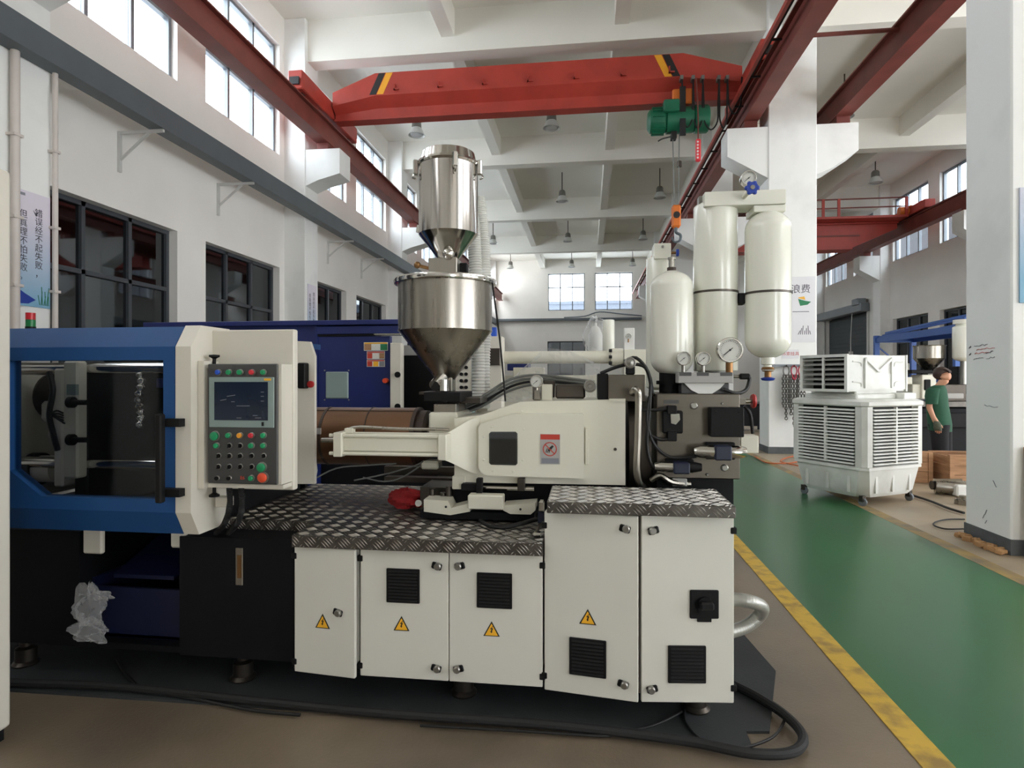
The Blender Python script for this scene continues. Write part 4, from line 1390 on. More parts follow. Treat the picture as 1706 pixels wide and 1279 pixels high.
MB().box(at(700, 830, 3.2).x, at(757, 830, 3.2).x, 3.2, 3.6, 0.83, 0.95).box(at(640, 806, 3.45).x, at(757, 806, 3.45).x, 3.45, 3.52, 0.93, 0.96).box(at(640, 806, 3.6).x, at(757, 806, 3.6).x, 3.6, 3.65, 0.95, 1.0).build('traverse_rails', 'dark_steel', inj)
for k, (x, y) in enumerate(((720, 822), (738, 828), (748, 818))):
    MB().cyl(at(x, y + 10, 3.12), at(x, y - 8, 3.12), 0.016, seg=12).build('nut', 'dark_steel', inj)
MB().cyl(at(697, 838, 3.0), at(697, 838, 2.98), 0.017, seg=18).build('end_button', 'lock_metal', inj)
# gauge on the housing top
gp = at(893, 645, 3.2)
gg = pbox(MB(), 887, 625, 902, 668, 3.2, 0.05, 0.01).build('gauge_plate', 'stainless', inj)
pbox(MB(), 902, 640, 920, 668, 3.24, 0.05, 0.004).build('gauge_post', 'cream_paint', inj)
pbox(MB(), 906, 634, 924, 662, 3.3, 0.04, 0.004).build('valve_body', 'dark_steel', inj)
# steel blocks and bands behind the housing
pbox(MB(), 1013, 624, 1075, 669, 3.12, 0.36, 0.004).build('steel_block', 'block_steel', inj)
pbox(MB(), 996, 622, 1013, 667, 3.13, 0.34, 0.003).build('block_flange', 'black_plastic', inj)
MB().lathe([(0.27, 0), (0.27, 0.11)], (at(1043, 740, 3.36).x, 3.36, at(1043, 740, 3.36).z), (1, 0, 0), 40).build('motor_flange', 'dark_steel', inj)
sp = at(983, 643, 3.16)
MB().lathe([(0.034, 0), (0.034, 0.03), (0.028, 0.032), (0.026, 0.02), (0.012, 0.02), (0.01, 0.034), (0, 0.034)], (sp.x, 3.18, sp.z), (0, -1, 0), 22).build('solenoid_end', 'lock_metal', inj)
pbox(MB(), 925, 640, 975, 664, 3.24, 0.06, 0.01).build('valve_body', 'dark_steel', inj)
sp = at(1050, 604, 3.16)
MB().lathe([(0.03, 0), (0.03, 0.02), (0.024, 0.022), (0.022, 0.014), (0.01, 0.014), (0, 0.02)], (sp.x, 3.18, sp.z), (0, -1, 0), 20).build('solenoid_end', 'lock_metal', inj)
pbox(MB(), 1043, 600, 1058, 624, 3.19, 0.06, 0.006).build('valve_body', 'black_plastic', inj)
MB().tube([at(1056, 655, 3.11), at(1052, 652, 3.06), at(1062, 650, 3.02), at(1064, 670, 3.02), at(1063, 730, 3.02), at(1061, 780, 3.02), at(1065, 804, 3.05), at(1074, 812, 3.12)], 0.0175, seg=14, smooth=6).build('pressure_pipe', 'stainless', inj)
for pts in ([(1000, 622), (1025, 612), (1048, 606)], [(1055, 606), (1075, 612), (1084, 640), (1086, 680)], [(1040, 602), (1060, 596), (1080, 620), (1088, 660)]):
    MB().tube([at(x, y, 3.2) for x, y in pts], 0.009, seg=8).build('control_cable', 'cable_black', inj)

# plastic film draped over the hydraulic lines behind the housing
fm = thing('plastic_film', 'clear plastic film sheet draped over hoses behind the injection unit', 'plastic film', at(880, 660, 3.9))
rows_ = []
for j in range(11):
    v_ = j / 10
    row = []
    for i in range(19):
        u_ = i / 18
        x = 805 + 195 * u_
        top = 668 - 85 * min(1, u_ * 1.9) + (22 * max(0, u_ - 0.75) * 4 if u_ > 0.75 else 0)
        y = top + (668 - top) * v_ + 3 * math.sin(9 * u_ + 5 * v_)
        p = at(x, y, 3.95 - 0.28 * v_ + 0.03 * math.sin(17 * u_ + 3 * v_))
        row.append(p)
    rows_.append(row)
mb = MB()
V = [[mb.bm.verts.new(p) for p in r] for r in rows_]
for j in range(10):
    for i in range(18):
        mb.bm.faces.new((V[j][i], V[j][i + 1], V[j + 1][i + 1], V[j + 1][i]))
bmesh.ops.solidify(mb.bm, geom=mb.bm.faces[:], thickness=0.0015)
mb.build('sheet', 'plastic_film', fm, angle=50)
for k in range(4):
    lab = ('topmost', 'second', 'third', 'lowest')[k]
    h_ = MB().tube([at(760, 690 - 2 * k, 3.55), at(800, 678 - 5 * k, 3.62), at(850, 650 - 6 * k, 3.7), at(900, 640 - 5 * k, 3.72), at(990, 648 - 4 * k, 3.6)], 0.0085, seg=8).build('hydraulic_hose', 'black_rubber' if k == 1 else 'cable_grey')
    tag(h_, '%s of four hoses rising behind the cream drive housing' % ('lowest', 'second lowest', 'second highest', 'highest')[k], 'hose', 'hoses behind the drive housing')

# thin wires under the barrel
for k, pts in enumerate(([(520, 800), (560, 780), (610, 775), (660, 772)], [(590, 800), (640, 790), (690, 776), (705, 768)], [(605, 795), (640, 802), (670, 795), (700, 776)])):
    w = MB().tube([at(x, y, 3.3) for x, y in pts], 0.0045, seg=6).build('wire', 'cable_grey')
    tag(w, ('thin grey wire sagging under the barrel near the guard', 'thin grey wire curving up to the barrel end', 'thin grey wire looping lowest under the barrel end')[k], 'wire')
rag = crumple('rag', at(680, 832, 3.25), (0.1, 0.08, 0.055), 'crumpled dark red rag lying on the chequer plate', 'rag', 'rag_red', 4, flat=0.3, amp=0.45)
MB().tube([at(800, 866, 2.98), at(812, 874, 2.9), at(840, 878, 2.9), at(868, 872, 2.92), at(895, 864, 2.96)], 0.011, seg=10).build('sensor_cable', 'cable_black', inj)
lever = thing('pedal_lever', 'small steel lever handle beside the tall cabinet on the deck', 'lever', at(893, 893, 2.75))
pbox(MB(), 886, 888, 903, 895, 2.75, 0.04, 0.008).build('foot_plate', 'chrome', lever)
pbox(MB(), 897, 835, 907, 853, 2.86, 0.05, 0.006).build('cylinder_end', 'chrome', lever)
pbox(MB(), 896, 853, 906, 872, 2.87, 0.05, 0.003).build('cylinder_body', 'solenoid_blue', lever)
MB().bar(at(900, 872, 2.87), at(892, 890, 2.77), 0.012, 0.012).build('link', 'dark_steel', lever)
jb = thing('cable_block', 'small cream terminal piece with wires standing beside the barrel on the deck', 'terminal block', at(510, 812, 3.3))
MB().prism(ppoly([(505, 770), (522, 770), (524, 785), (520, 806), (500, 806), (500, 790)], 3.25), 'Y', 3.25, 3.29).build('body', 'cream_paint', jb)
MB().tube([at(500, 790, 3.24), at(508, 800, 3.22), at(515, 792, 3.22), at(522, 780, 3.24)], 0.004, seg=6).build('wire', 'cable_black', jb)

# ================================================================== HOPPER AND LOADER
YH = 3.4
hx, hzb = at(742, 600, YH).x, 0
zr_ = at(742, 470, YH).z


def zz(y):
    return at(742, y, YH).z


hop = thing('material_hopper', 'large stainless steel cone hopper standing above the barrel', 'hopper', (hx, YH, zz(655)))
rB = (at(819, 500, YH).x - at(667, 500, YH).x) / 2
zk = zz(551)
MB().lathe([(rB - 0.004, zz(474)), (rB, zz(474)), (rB, zk), (0.065, zz(628)), (0.055, zz(632)), (0.05, zz(628)), (rB - 0.01, zk)], (hx, YH, 0), seg=56).build('bowl', 'stainless', hop, angle=25)
MB().lathe([(rB + 0.002, zz(476)), (rB + 0.022, zz(475)), (rB + 0.026, zz(471)), (rB + 0.022, zz(467)), (0, zz(466))], (hx, YH, 0), seg=56).build('lid_rim', 'chrome', hop)
MB().lathe([(rB + 0.002, zk - 0.004), (rB + 0.002, zk + 0.004)], (hx, YH, 0), seg=56).build('weld_seam', 'stainless', hop)
MB().box(hx - 0.05, hx + 0.05, YH - 0.05, YH + 0.05, zz(652), zz(629), bev=0.004).build('outlet', 'stainless', hop)
MB().lathe([(0.034, 0), (0.034, 0.1), (0.0, 0.1)], (hx - 0.005, YH - 0.05, zz(628)), (-0.25, -0.85, -0.5), 22).build('drain_spout', 'chrome', hop)
MB().cyl((hx + 0.02, YH - 0.12, zz(650)), (hx + 0.02, YH - 0.12, zz(632)), 0.03, seg=20).build('magnet_drawer', 'chrome', hop)
MB().box(hx - 0.12, hx + 0.12, YH - 0.13, YH + 0.13, zz(656), zz(652)).build('flange', 'dark_steel', hop)
load = thing('vacuum_loader', 'polished cylindrical vacuum loader with clamped lid on top of the hopper', 'hopper loader', (hx, YH, zz(465)))
rL = (at(795, 350, YH).x - at(699, 350, YH).x) / 2
hxl = at(747, 350, YH).x
MB().lathe([(rL, zz(279)), (rL, zz(392)), (0.06, zz(432)), (0.05, zz(432)), (0.05, zz(425))], (hxl, YH, 0), seg=56).build('body', 'polished_steel', load, angle=25)
MB().lathe([(rL + 0.004, zz(280)), (rL + 0.009, zz(277)), (rL + 0.004, zz(273)), (rL - 0.008, zz(272)), (rL - 0.018, zz(258)), (rL - 0.03, zz(256)), (0.05, zz(254)), (0.05, zz(250)), (0, zz(250))], (hxl, YH, 0), seg=56).build('lid', 'polished_steel', load)
for a in (-2.75, -1.15, -0.1, 1.6):
    c, s_ = math.cos(a), math.sin(a)
    bx_ = Vector((hxl + (rL + 0.018) * c, YH + (rL + 0.018) * s_, 0))
    lt = MB().obox((bx_.x, bx_.y, zz(284)), (0.03, 0.028, 0.085), Matrix.Rotation(a, 3, 'Z'), bev=0.006)
    lt.tube([(bx_.x, bx_.y, zz(292)), (bx_.x + 0.02 * c, bx_.y + 0.02 * s_, zz(300)), (bx_.x, bx_.y, zz(303))], 0.005, seg=6)
    lt.build('latch', 'chrome', load)
MB().box(hxl - 0.095, hxl + 0.07, YH - 0.09, YH + 0.09, zz(466), zz(434), bev=0.004).build('flap_box', 'stainless', load)
MB().box(hxl + 0.075, hxl + 0.12, YH - 0.05, YH + 0.0, zz(464), zz(441), bev=0.005).build('sensor', 'black_plastic', load)
MB().ball((hxl + 0.02, YH - 0.085, zz(428)), 0.035, (1, 1, 1.1)).build('vibrator_knob', 'chrome', load)
MB().tube([(hxl - 0.1, YH - 0.05, zz(449)), (hxl - 0.16, YH - 0.05, zz(444)), (hxl - 0.16, YH - 0.05, zz(440))], 0.01, seg=8).ball((hxl - 0.17, YH - 0.05, zz(443)), 0.02).build('air_valve', 'brass', load)
MB().cyl((hxl - rL - 0.002, YH - 0.03, zz(388)), (hxl - rL + 0.004, YH - 0.03, zz(376)), 0.012, seg=10).build('side_nipple', 'chrome', load)


def hose_r(t):
    return 0.04 + 0.003 * math.sin(t * 2 * PI * 85)


for k, (x0, x1, x2, ylab) in enumerate(((780, 792, 797, 'front'), (797, 807, 806, 'rear'))):
    yy = 3.66 + 0.12 * k
    h_ = MB().tube([at(x0, 330, yy), at(x1 - 4, 375, yy), at(x1, 440, yy), at(x1 + 2, 520, yy), at(x2, 600, yy), at(x2, 680, yy)], hose_r, seg=12, smooth=130).build('suction_hose', 'hose_clear')
    tag(h_, 'pale ribbed suction hose hanging behind the hopper, %s one of two' % ylab, 'hose', 'suction hoses behind the hopper')
cw = MB().tube([at(820, 470, 3.45), at(824, 500, 3.5), at(832, 560, 3.6), at(838, 620, 3.65), at(842, 668, 3.6)], 0.006, seg=6).build('power_cable', 'cable_black')
tag(cw, 'thin black cable hanging from the hopper rim', 'cable')

# ================================================================== ACCUMULATORS AND VALVE MANIFOLD
man = thing('valve_manifold', 'grey steel hydraulic valve block with solenoid valves and three gauges', 'valve manifold', at(1165, 800, 3.2))
pbox(MB(), 1094, 656, 1233, 797, YI, 0.42, 0.004).build('steel_block', 'block_steel', man)
MB().box(at(1094, 800, 3.15).x, at(1222, 800, 3.15).x, 3.15, 3.6, 0.78, at(1160, 797, 3.15).z).build('pedestal', 'dark_base', man)
MB().tube([at(1085, 800, 3.1), at(1100, 792, 3.08), at(1120, 803, 3.08), at(1150, 806, 3.1)], 0.014, seg=8).build('oil_hose', 'stainless', man)
pbox(MB(), 1120, 797, 1145, 810, 3.08, 0.06, 0.004).build('fitting', 'sign_grey', man)
for x, y, r in ((1156, 676, 0.018), (1207, 779, 0.018), (1178, 790, 0.007), (1203, 672, 0.005)):
    bolt(man, at(x, y, YI), r, 0.012, 'lock_metal', name='plug')
pbox(MB(), 1104, 684, 1138, 722, YI - 0.04, 0.04, 0.006).build('proportional_valve', 'black_plastic', man)
pbox(MB(), 1112, 676, 1128, 690, YI - 0.05, 0.05, 0.004).build('valve_plug', 'black_plastic', man)
pbox(MB(), 1112, 718, 1128, 735, YI - 0.05, 0.05, 0.004).build('valve_plug', 'black_plastic', man)
MB().prism(ppoly([(1117, 689), (1132, 689), (1133, 699), (1126, 707), (1118, 705)], YI - 0.045), 'Y', YI - 0.047, YI - 0.03).build('valve_cap', 'chrome', man)
pbox(MB(), 1106, 666, 1131, 672, YI - 0.004, 0.006).build('name_plate', 'panel_charcoal', man)
pbox(MB(), 1184, 679, 1240, 728, YI - 0.07, 0.07, 0.004).build('cover_box', 'black_plastic', man)
for x, y in ((1193, 686), (1231, 686), (1192, 722), (1231, 722)):
    bolt(man, at(x, y, YI - 0.07), 0.005, 0.003, 'black_plastic')
for (x0, x1, y0, y1, body0, body1, lab) in ((1155, 1242, 738, 766, 1188, 1216, 'a'), (1090, 1168, 766, 788, 1120, 1147, 'b')):
    zc_ = at(0.5 * (x0 + x1), (y0 + y1) / 2, YI - 0.05).z
    r_ = (at(x0, y0, YI).z - at(x0, y1, YI).z) / 2
    a_, b_ = at(x0, 700, YI - 0.05).x, at(x1, 700, YI - 0.05).x
    c_, d_ = at(body0, 700, YI - 0.05).x, at(body1, 700, YI - 0.05).x
    so = MB().box(c_ - 0.03, d_ + 0.03, YI - 0.03, YI, zc_ - r_, zc_ + r_, bev=0.004).build('solenoid_valve', 'black_plastic', man)
    MB().box(c_, d_, YI - 0.1, YI - 0.03, zc_ - r_ * 0.9, zc_ + r_ * 0.8, bev=0.006).build('valve_body', 'solenoid_blue', so)
    MB().lathe([(r_ * 0.5, 0), (r_ * 0.6, 0.01), (r_ * 0.75, 0.03), (r_ * 0.75, c_ - a_)], (a_, YI - 0.06, zc_), (1, 0, 0), 18).build('coil', 'chrome', so)
    MB().lathe([(r_ * 0.75, 0), (r_ * 0.75, b_ - d_ - 0.03), (r_ * 0.55, b_ - d_), (0, b_ - d_)], (d_, YI - 0.06, zc_), (1, 0, 0), 18).build('coil', 'chrome' if lab == 'a' else 'black_plastic', so)
pbox(MB(), 1234, 726, 1264, 755, 3.45, 0.12, 0.004).build('junction_box', 'cream_paint', man)
MB().box(at(1233, 740, YI).x - 0.02, at(1236, 740, 3.47).x, 3.46, 3.5, at(1234, 748, 3.45).z, at(1234, 734, 3.45).z).build('support_arm', 'block_steel', man)
MB().box(at(1233, 740, YI).x - 0.02, at(1241, 668, 3.4).x, 3.38, 3.42, at(1240, 672, 3.4).z, at(1240, 664, 3.4).z).build('valve_body', 'block_steel', man)
MB().cyl(at(1222, 627, 3.2), at(1240, 627, 3.2), 0.009, seg=12).build('fitting', 'lock_metal', man)
MB().tube([at(1236, 625, 3.2), at(1247, 627, 3.2), at(1248, 636, 3.2), at(1242, 650, 3.18), at(1226, 655, 3.14), at(1205, 648, 3.13)], 0.0095, seg=10).build('sensor_cable', 'cable_black', man)
pbox(MB(), 1233, 622, 1251, 632, 3.17, 0.04, 0.008).build('sensor_plug', 'black_plastic', man)
for pts in ([(1084, 640), (1082, 690), (1078, 740), (1086, 775), (1098, 780)], [(1082, 660), (1078, 700), (1090, 740), (1118, 762), (1160, 760)], [(1070, 682), (1090, 683), (1110, 680)], [(1084, 725), (1100, 732), (1116, 731)]):
    MB().tube([at(x, y, 3.06) for x, y in pts], 0.0085, seg=8).build('control_cable', 'cable_black', man)
MB().cyl(at(1240, 668, 3.4), at(1252, 668, 3.4), 0.012, seg=12).build('valve_stem', 'stainless', man)
MB().lathe([(0.012, 0), (0.035, 0.0), (0.04, 0.01), (0.035, 0.02), (0.012, 0.02)], at(1252, 668, 3.4), (1, 0, 0), 16).build('handwheel', 'valve_red', man)
MB().tube([at(1240, 676, 3.4), at(1250, 690, 3.4), at(1254, 722, 3.42)], 0.009, seg=8).build('drain_hose', 'cable_black', man)
# gauge rail
pbox(MB(), 1130, 621, 1222, 638, 3.12, 0.1, 0.003).build('gauge_rail', 'sign_grey', man)
pbox(MB(), 1135, 638, 1215, 656, 3.16, 0.22, 0.004).build('rail_support', 'panel_charcoal', man)
MB().prism(ppoly([(1140, 638), (1208, 638), (1200, 647), (1186, 656), (1165, 656), (1152, 650)], 3.14), 'Y', 3.14, 3.2).build('white_cup', 'sign_white', man)
for x in (1142, 1171, 1210):
    pbox(MB(), x - 10, 620, x + 10, 626, 3.118, 0.004).build('name_plate', 'panel_charcoal', man)


def gauge(parent, x, y, r, Y, neck_y, m_neck='brass'):
    p = at(x, y, Y)
    rr = r * Y / 1000.0
    q = at(x, neck_y, Y)
    g = MB().lathe([(rr * 0.9, 0.03), (rr, 0.025), (rr, -0.006), (rr * 0.94, -0.01), (rr * 0.86, -0.01), (rr * 0.86, 0.028)], p, (0, 1, 0), 32, ring=True).build('pressure_gauge', 'chrome', parent)
    MB().lathe([(rr * 0.87, -0.003), (rr * 0.87, 0.02)], p, (0, 1, 0), 28).build('dial', 'gauge_face', g)
    tk = MB()
    for i in range(25):
        a = math.radians(-45 + 270 * i / 24)
        c, s_ = math.cos(a), math.sin(a)
        tk.bar((p.x + c * rr * 0.66, Y - 0.0045, p.z + s_ * rr * 0.66), (p.x + c * rr * (0.78 if i % 4 == 0 else 0.73), Y - 0.0045, p.z + s_ * rr * (0.78 if i % 4 == 0 else 0.73)), 0.0006, rr * 0.03)
    tk.build('scale_marks', 'hazard_black', g)
    MB().bar((p.x - rr * 0.5, Y - 0.006, p.z - rr * 0.42), (p.x + rr * 0.2, Y - 0.006, p.z + rr * 0.17), 0.001, rr * 0.06).cyl((p.x, Y - 0.008, p.z), (p.x, Y - 0.004, p.z), rr * 0.08, seg=10).build('needle', 'hazard_black', g)
    MB().cyl((p.x, Y + 0.012, p.z - rr * 0.95), (p.x, Y + 0.012, q.z), rr * 0.28, seg=12).build('neck', m_neck, g)
    return g


gauge(inj, 894, 635, 11, 3.185, 650, 'stainless')
gauge(man, 1139, 597, 11.5, 3.14, 622, 'lock_metal')
gauge(man, 1172, 597, 11.5, 3.14, 622, 'lock_metal')
gauge(man, 1216, 583, 20.5, 3.14, 622)


def vessel(name, label, x0, x1, y_top, y_bot, Y, top, bottom, band=None):
    """welded gas bottle; top and bottom give the height of the domed ends as a share of the radius"""
    a, b = at(x0, 500, Y), at(x1, 500, Y)
    # tangent lines of a cylinder at this distance
    r = (b.x - a.x) / 2 * 0.985
    cx = (a.x + b.x) / 2
    yc2 = Y
    z1, z0 = at((x0 + x1) / 2, y_top, Y).z, at((x0 + x1) / 2, y_bot, Y).z
    t = thing(name, label, 'gas bottle', (cx, yc2, z0))
    prof = []
    for i in range(9):
        q = PI / 2 * i / 8
        prof.append((r * math.sin(q), z0 + bottom * r * (1 - math.cos(q))))
    for i in range(9):
        q = PI / 2 * (1 - i / 8)
        prof.append((r * math.sin(q), z1 - top * r * (1 - math.cos(q))))
    MB().lathe(prof, (cx, yc2, 0), seg=48).build('shell', 'vessel_white', t, angle=60)
    if band:
        zb2 = at((x0 + x1) / 2, band, Y).z
        MB().lathe([(r + 0.0005, -0.006), (r + 0.005, -0.005), (r + 0.005, 0.005), (r + 0.0005, 0.006)], (cx, yc2, zb2), seg=48).build('clamp_band', 'dark_steel', t)
    return t, cx, r, z0, z1


va, cx, r, z0, z1 = vessel('gas_accumulator', 'short cream gas bottle with silver top valve in front of the tall bottle', 1083, 1155, 452, 626, 3.3, 0.75, 0.8)
MB().lathe([(r * 0.42, z1 - 0.03), (r * 0.42, z1 - 0.008), (r * 0.3, z1)], (cx, 3.3, 0), seg=28).build('collar', 'vessel_white', va)
MB().cyl((cx, 3.3, z1 - 0.002), (cx, 3.3, z1 + 0.02), 0.024, seg=18).build('seal', 'band_brown', va)
MB().cyl((cx, 3.3, z1 + 0.02), (cx, 3.3, z1 + 0.062), 0.017, seg=16).cyl((cx, 3.3, z1 + 0.062), (cx, 3.3, z1 + 0.074), 0.022, seg=16).build('gas_valve', 'chrome', va)
MB().cyl((cx - 0.01, 3.3, at(1112, 656, 3.3).z), (cx - 0.01, 3.3, z0 + 0.03), 0.055, seg=20).cyl((cx - 0.01, 3.3, at(1112, 640, 3.3).z), (cx - 0.01, 3.3, at(1112, 634, 3.3).z), 0.07, seg=20).build('port_neck', 'black_plastic', va)
vb, cx, r, z0, z1 = vessel('gas_accumulator', 'tallest cream piston bottle with a dark clamp band, in the middle', 1155, 1229, 336, 620, 3.36, 0.3, 0.1, 488)
MB().cyl((cx, 3.36, at(1190, 656, 3.36).z), (cx, 3.36, z0 + 0.01), r * 0.8, seg=24).build('base_flange', 'sign_grey', vb)
vc, cx, r, z0, z1 = vessel('gas_accumulator', 'cream gas bottle hanging free beside the pillar, with brass drain', 1241, 1318, 352, 597, 3.3, 0.85, 0.85, 489)
MB().lathe([(0.034, 0.02), (0.034, -0.03), (0.02, -0.035), (0.02, -0.045), (0.03, -0.05), (0.032, -0.062), (0.024, -0.068), (0.016, -0.07), (0.016, -0.1)], (cx, 3.3, z0), seg=20).build('neck', 'vessel_white', vc)
MB().lathe([(0.028, -0.045), (0.034, -0.055), (0.028, -0.068), (0.017, -0.07), (0.017, -0.098)], (cx, 3.3, z0), seg=16).build('brass_fitting', 'brass', vc)
MB().lathe([(0.012, -0.096), (0.036, -0.104), (0.03, -0.115), (0.012, -0.118)], (cx, 3.3, z0), seg=20).build('handwheel', 'valve_blue', vc)
vd, cx, r, z0, z1 = vessel('gas_accumulator', 'cream bottle partly hidden behind the short one, with a square top block', 1076, 1122, 428, 650, 3.75, 0.2, 0.3)
pbox(MB(), 1090, 405, 1118, 431, 3.66, 0.14, 0.003).build('top_block', 'vessel_white', vd)
p = at(1104, 411, 3.66)
bolt(vd, p, 0.008, 0.008)
MB().cyl(at(1118, 421, 3.72), at(1127, 421, 3.72), 0.008, seg=10).build('valve_stem', 'brass', vd)
MB().lathe([(0.008, 0), (0.022, 0.002), (0.022, 0.016), (0.008, 0.018)], at(1126, 421, 3.72), (1, 0, 0), 14).build('handwheel', 'valve_blue', vd)
# top manifold bar joining tall and hanging bottles
tb_ = thing('gas_manifold_bar', 'cream steel bar linking the tops of two bottles, with gauge and blue valve', 'manifold bar', at(1240, 330, 3.3))
pbox(MB(), 1174, 317, 1310, 341, 3.24, 0.16, 0.003).build('bar', 'vessel_white', tb_)
pbox(MB(), 1256, 341, 1310, 352, 3.25, 0.16, 0.003).cyl((at(1279, 350, 3.3).x, 3.3, at(1279, 349, 3.3).z), (at(1279, 350, 3.3).x, 3.3, at(1279, 358, 3.3).z), 0.05, seg=20).build('bottle_block', 'vessel_white', tb_)
pbox(MB(), 1164, 326, 1173, 340, 3.3, 0.05, 0.004).build('plug', 'lock_metal', tb_)
gauge(tb_, 1247, 297, 12.5, 3.2, 312, 'brass')
p = at(1252, 314, 3.16)
MB().cyl(p, at(1238, 330, 3.25), 0.012, seg=12).build('valve_stem', 'cream_paint', tb_)
hw = MB()
for k in range(6):
    t = 2 * PI * k / 6
    hw.ball((p.x + 0.026 * math.cos(t), p.y - 0.01, p.z + 0.026 * math.sin(t)), 0.012, seg=10)
hw.cyl((p.x, p.y - 0.02, p.z), (p.x, p.y, p.z), 0.028, seg=20)
hw.build('handwheel', 'valve_blue', tb_)
MB().cyl((p.x, p.y - 0.026, p.z), (p.x, p.y - 0.02, p.z), 0.011, seg=14).build('wheel_nut', 'lock_metal', tb_)
MB().box(at(1228, 490, 3.34).x, at(1241, 490, 3.34).x, 3.3, 3.4, at(1234, 505, 3.3).z, at(1234, 488, 3.3).z).build('bottle_bracket', 'dark_base', tb_)
# steel flex hose and cables at the end of the machine
fx = MB().tube([Vector((0.6, 2.9, 0.52)), Vector((0.72, 2.86, 0.53)), Vector((0.80, 2.9, 0.49)), Vector((0.80, 2.96, 0.42)), Vector((0.73, 2.95, 0.37)), Vector((0.6, 2.9, 0.35))], lambda t: 0.03 + 0.0006 * math.sin(t * 300), seg=14, smooth=30).build('steel_hose', 'hose_steel')
tag(fx, 'pale ribbed steel hose looping out of the tall cabinet end', 'hose')

# ================================================================== FLOOR THINGS ROUND THE MACHINE
mt = [onfloor(1222, 1100), onfloor(1282, 1222), onfloor(1243, 1222), onfloor(1254, 1250)]
mpoly = [(-3.6, 2.62), (-0.2, 2.66), (mt[3].x, mt[3].y), (mt[2].x, mt[2].y), (mt[1].x, mt[1].y), (0.98, 3.3), (0.9, 4.0), (-3.6, 4.0)]
o = MB().prism(mpoly, 'Z', 0.0, 0.012).build('rubber_mat', 'mat_rubber')
tag(o, 'dark grey rubber mat under the machine with a notched corner', 'mat')


def floor_cable(name, pts, r, m, lab, cat='cable', z=None):
    P = [onfloor(x, y) + Vector((0, 0, (z if z is not None else r) + (0.012 if mpoly else 0))) for x, y in pts]
    c = MB().tube(P, r, seg=10, smooth=6).build(name, m)
    tag(c, lab, cat)
    return c


floor_cable('power_cable', [(-60, 1145), (30, 1148), (200, 1155), (420, 1178), (640, 1200), (860, 1215), (1000, 1228), (1150, 1248), (1250, 1268), (1320, 1266), (1338, 1240), (1310, 1205), (1262, 1172), (1215, 1148)], 0.021, 'black_rubber', 'thick black power cable lying along the mat edge and looping at the end')
floor_cable('thin_cable', [(1141, 1183), (1143, 1212), (1175, 1243), (1225, 1254), (1285, 1236), (1307, 1205), (1300, 1185), (1262, 1166), (1215, 1143)], 0.006, 'cable_black', 'thin black cable making a round loop beside the machine foot')
floor_cable('thin_cable', [(1136, 1192), (1095, 1212), (1060, 1222), (1015, 1232), (940, 1229), (860, 1224), (700, 1215)], 0.006, 'cable_black', 'thin black cable running from the machine foot along the thick cable')
floor_cable('thin_cable', [(195, 1104), (212, 1132), (245, 1156), (330, 1172), (420, 1190), (500, 1198)], 0.008, 'cable_black', 'thin black cable coming out under the dark base of the machine')
floor_cable('air_hose', [(1258, 762), (1275, 772), (1300, 774), (1325, 772), (1342, 766), (1322, 762), (1300, 770), (1330, 778)], 0.012, 'orange_hose', 'orange air hose coiled on the floor by the pillar foot', 'hose', 0.012)
floor_cable('thin_cable', [(1607, 868), (1580, 868), (1560, 872), (1556, 878), (1575, 884), (1605, 884)], 0.008, 'cable_black', 'thin black cable loop on the floor beside the near pillar')
floor_cable('thin_cable', [(1520, 828), (1550, 838), (1580, 850), (1606, 858)], 0.014, 'cable_black', 'black cable running from the cooler past the metal parts')

# white panel edge close to the camera
wx = at(21, 700, 2.3).x
wc = thing('machine_cabinet', 'tall white machine cabinet edge close to the camera', 'cabinet', (wx - 0.4, 2.1, 0))
MB().box(wx - 0.8, wx, 1.95, 2.3, 0.05, at(21, 286, 2.3).z, bev=0.02, seg=3).build('body', 'white_guard', wc)
MB().box(wx - 0.78, wx - 0.02, 1.97, 2.28, 0.0, 0.06).build('plinth', 'dark_base', wc)
MB().box(wx - 0.75, wx - 0.06, 1.94, 1.955, 0.15, 2.1, bev=0.004).build('door', 'white_guard', wc)

# ================================================================== SECOND MOULDING MACHINE BEHIND
YB = 5.8
m2 = thing('injection_molding_machine', 'navy blue moulding machine behind the first one, with grey inspection window', 'machine', (-2.0, 6.3, 0))


def b2(name, x0, y0, x1, y1, m, Y=YB, dep=0.05, bev=0.004, par=None):
    return pbox(MB(), x0, y0, x1, y1, Y, dep, bev).build(name, m, par or m2)


MB().box(at(240, 540, YB).x, at(523, 540, YB).x, YB + 0.06, YB + 1.4, 0.0, at(380, 543, YB).z).build('clamp_housing', 'navy_panel', m2)
MB().box(at(238, 540, YB).x, at(665, 540, YB).x, YB, YB + 1.45, at(400, 543, YB).z, at(400, 535, YB).z, bev=0.005).build('top_rail', 'navy_panel', m2)
MB().box(at(523, 540, YB).x, at(527, 540, YB).x, YB + 0.02, YB + 0.1, 0.1, at(525, 543, YB).z).build('corner_post', 'navy_panel', m2)
b2('sliding_door', 528, 560, 650, 745, 'navy_panel', YB + 0.04, 0.06)
b2('door_header', 528, 543, 665, 556, 'navy_panel', YB + 0.02, 0.3)
b2('door_track', 528, 556, 622, 560, 'black_plastic', YB + 0.03, 0.05, 0.001)
b2('handle_rod', 622, 555, 668, 557.5, 'chrome', YB + 0.0, 0.02, 0.002)
wn_ = b2('inspection_window', 542, 619, 580, 664, 'bezel_grey', YB + 0.03, 0.02, 0.01)
for x, y in ((541, 617), (581, 617), (541, 666), (581, 666)):
    bolt(m2, at(x, y, YB + 0.04), 0.008, 0.006)
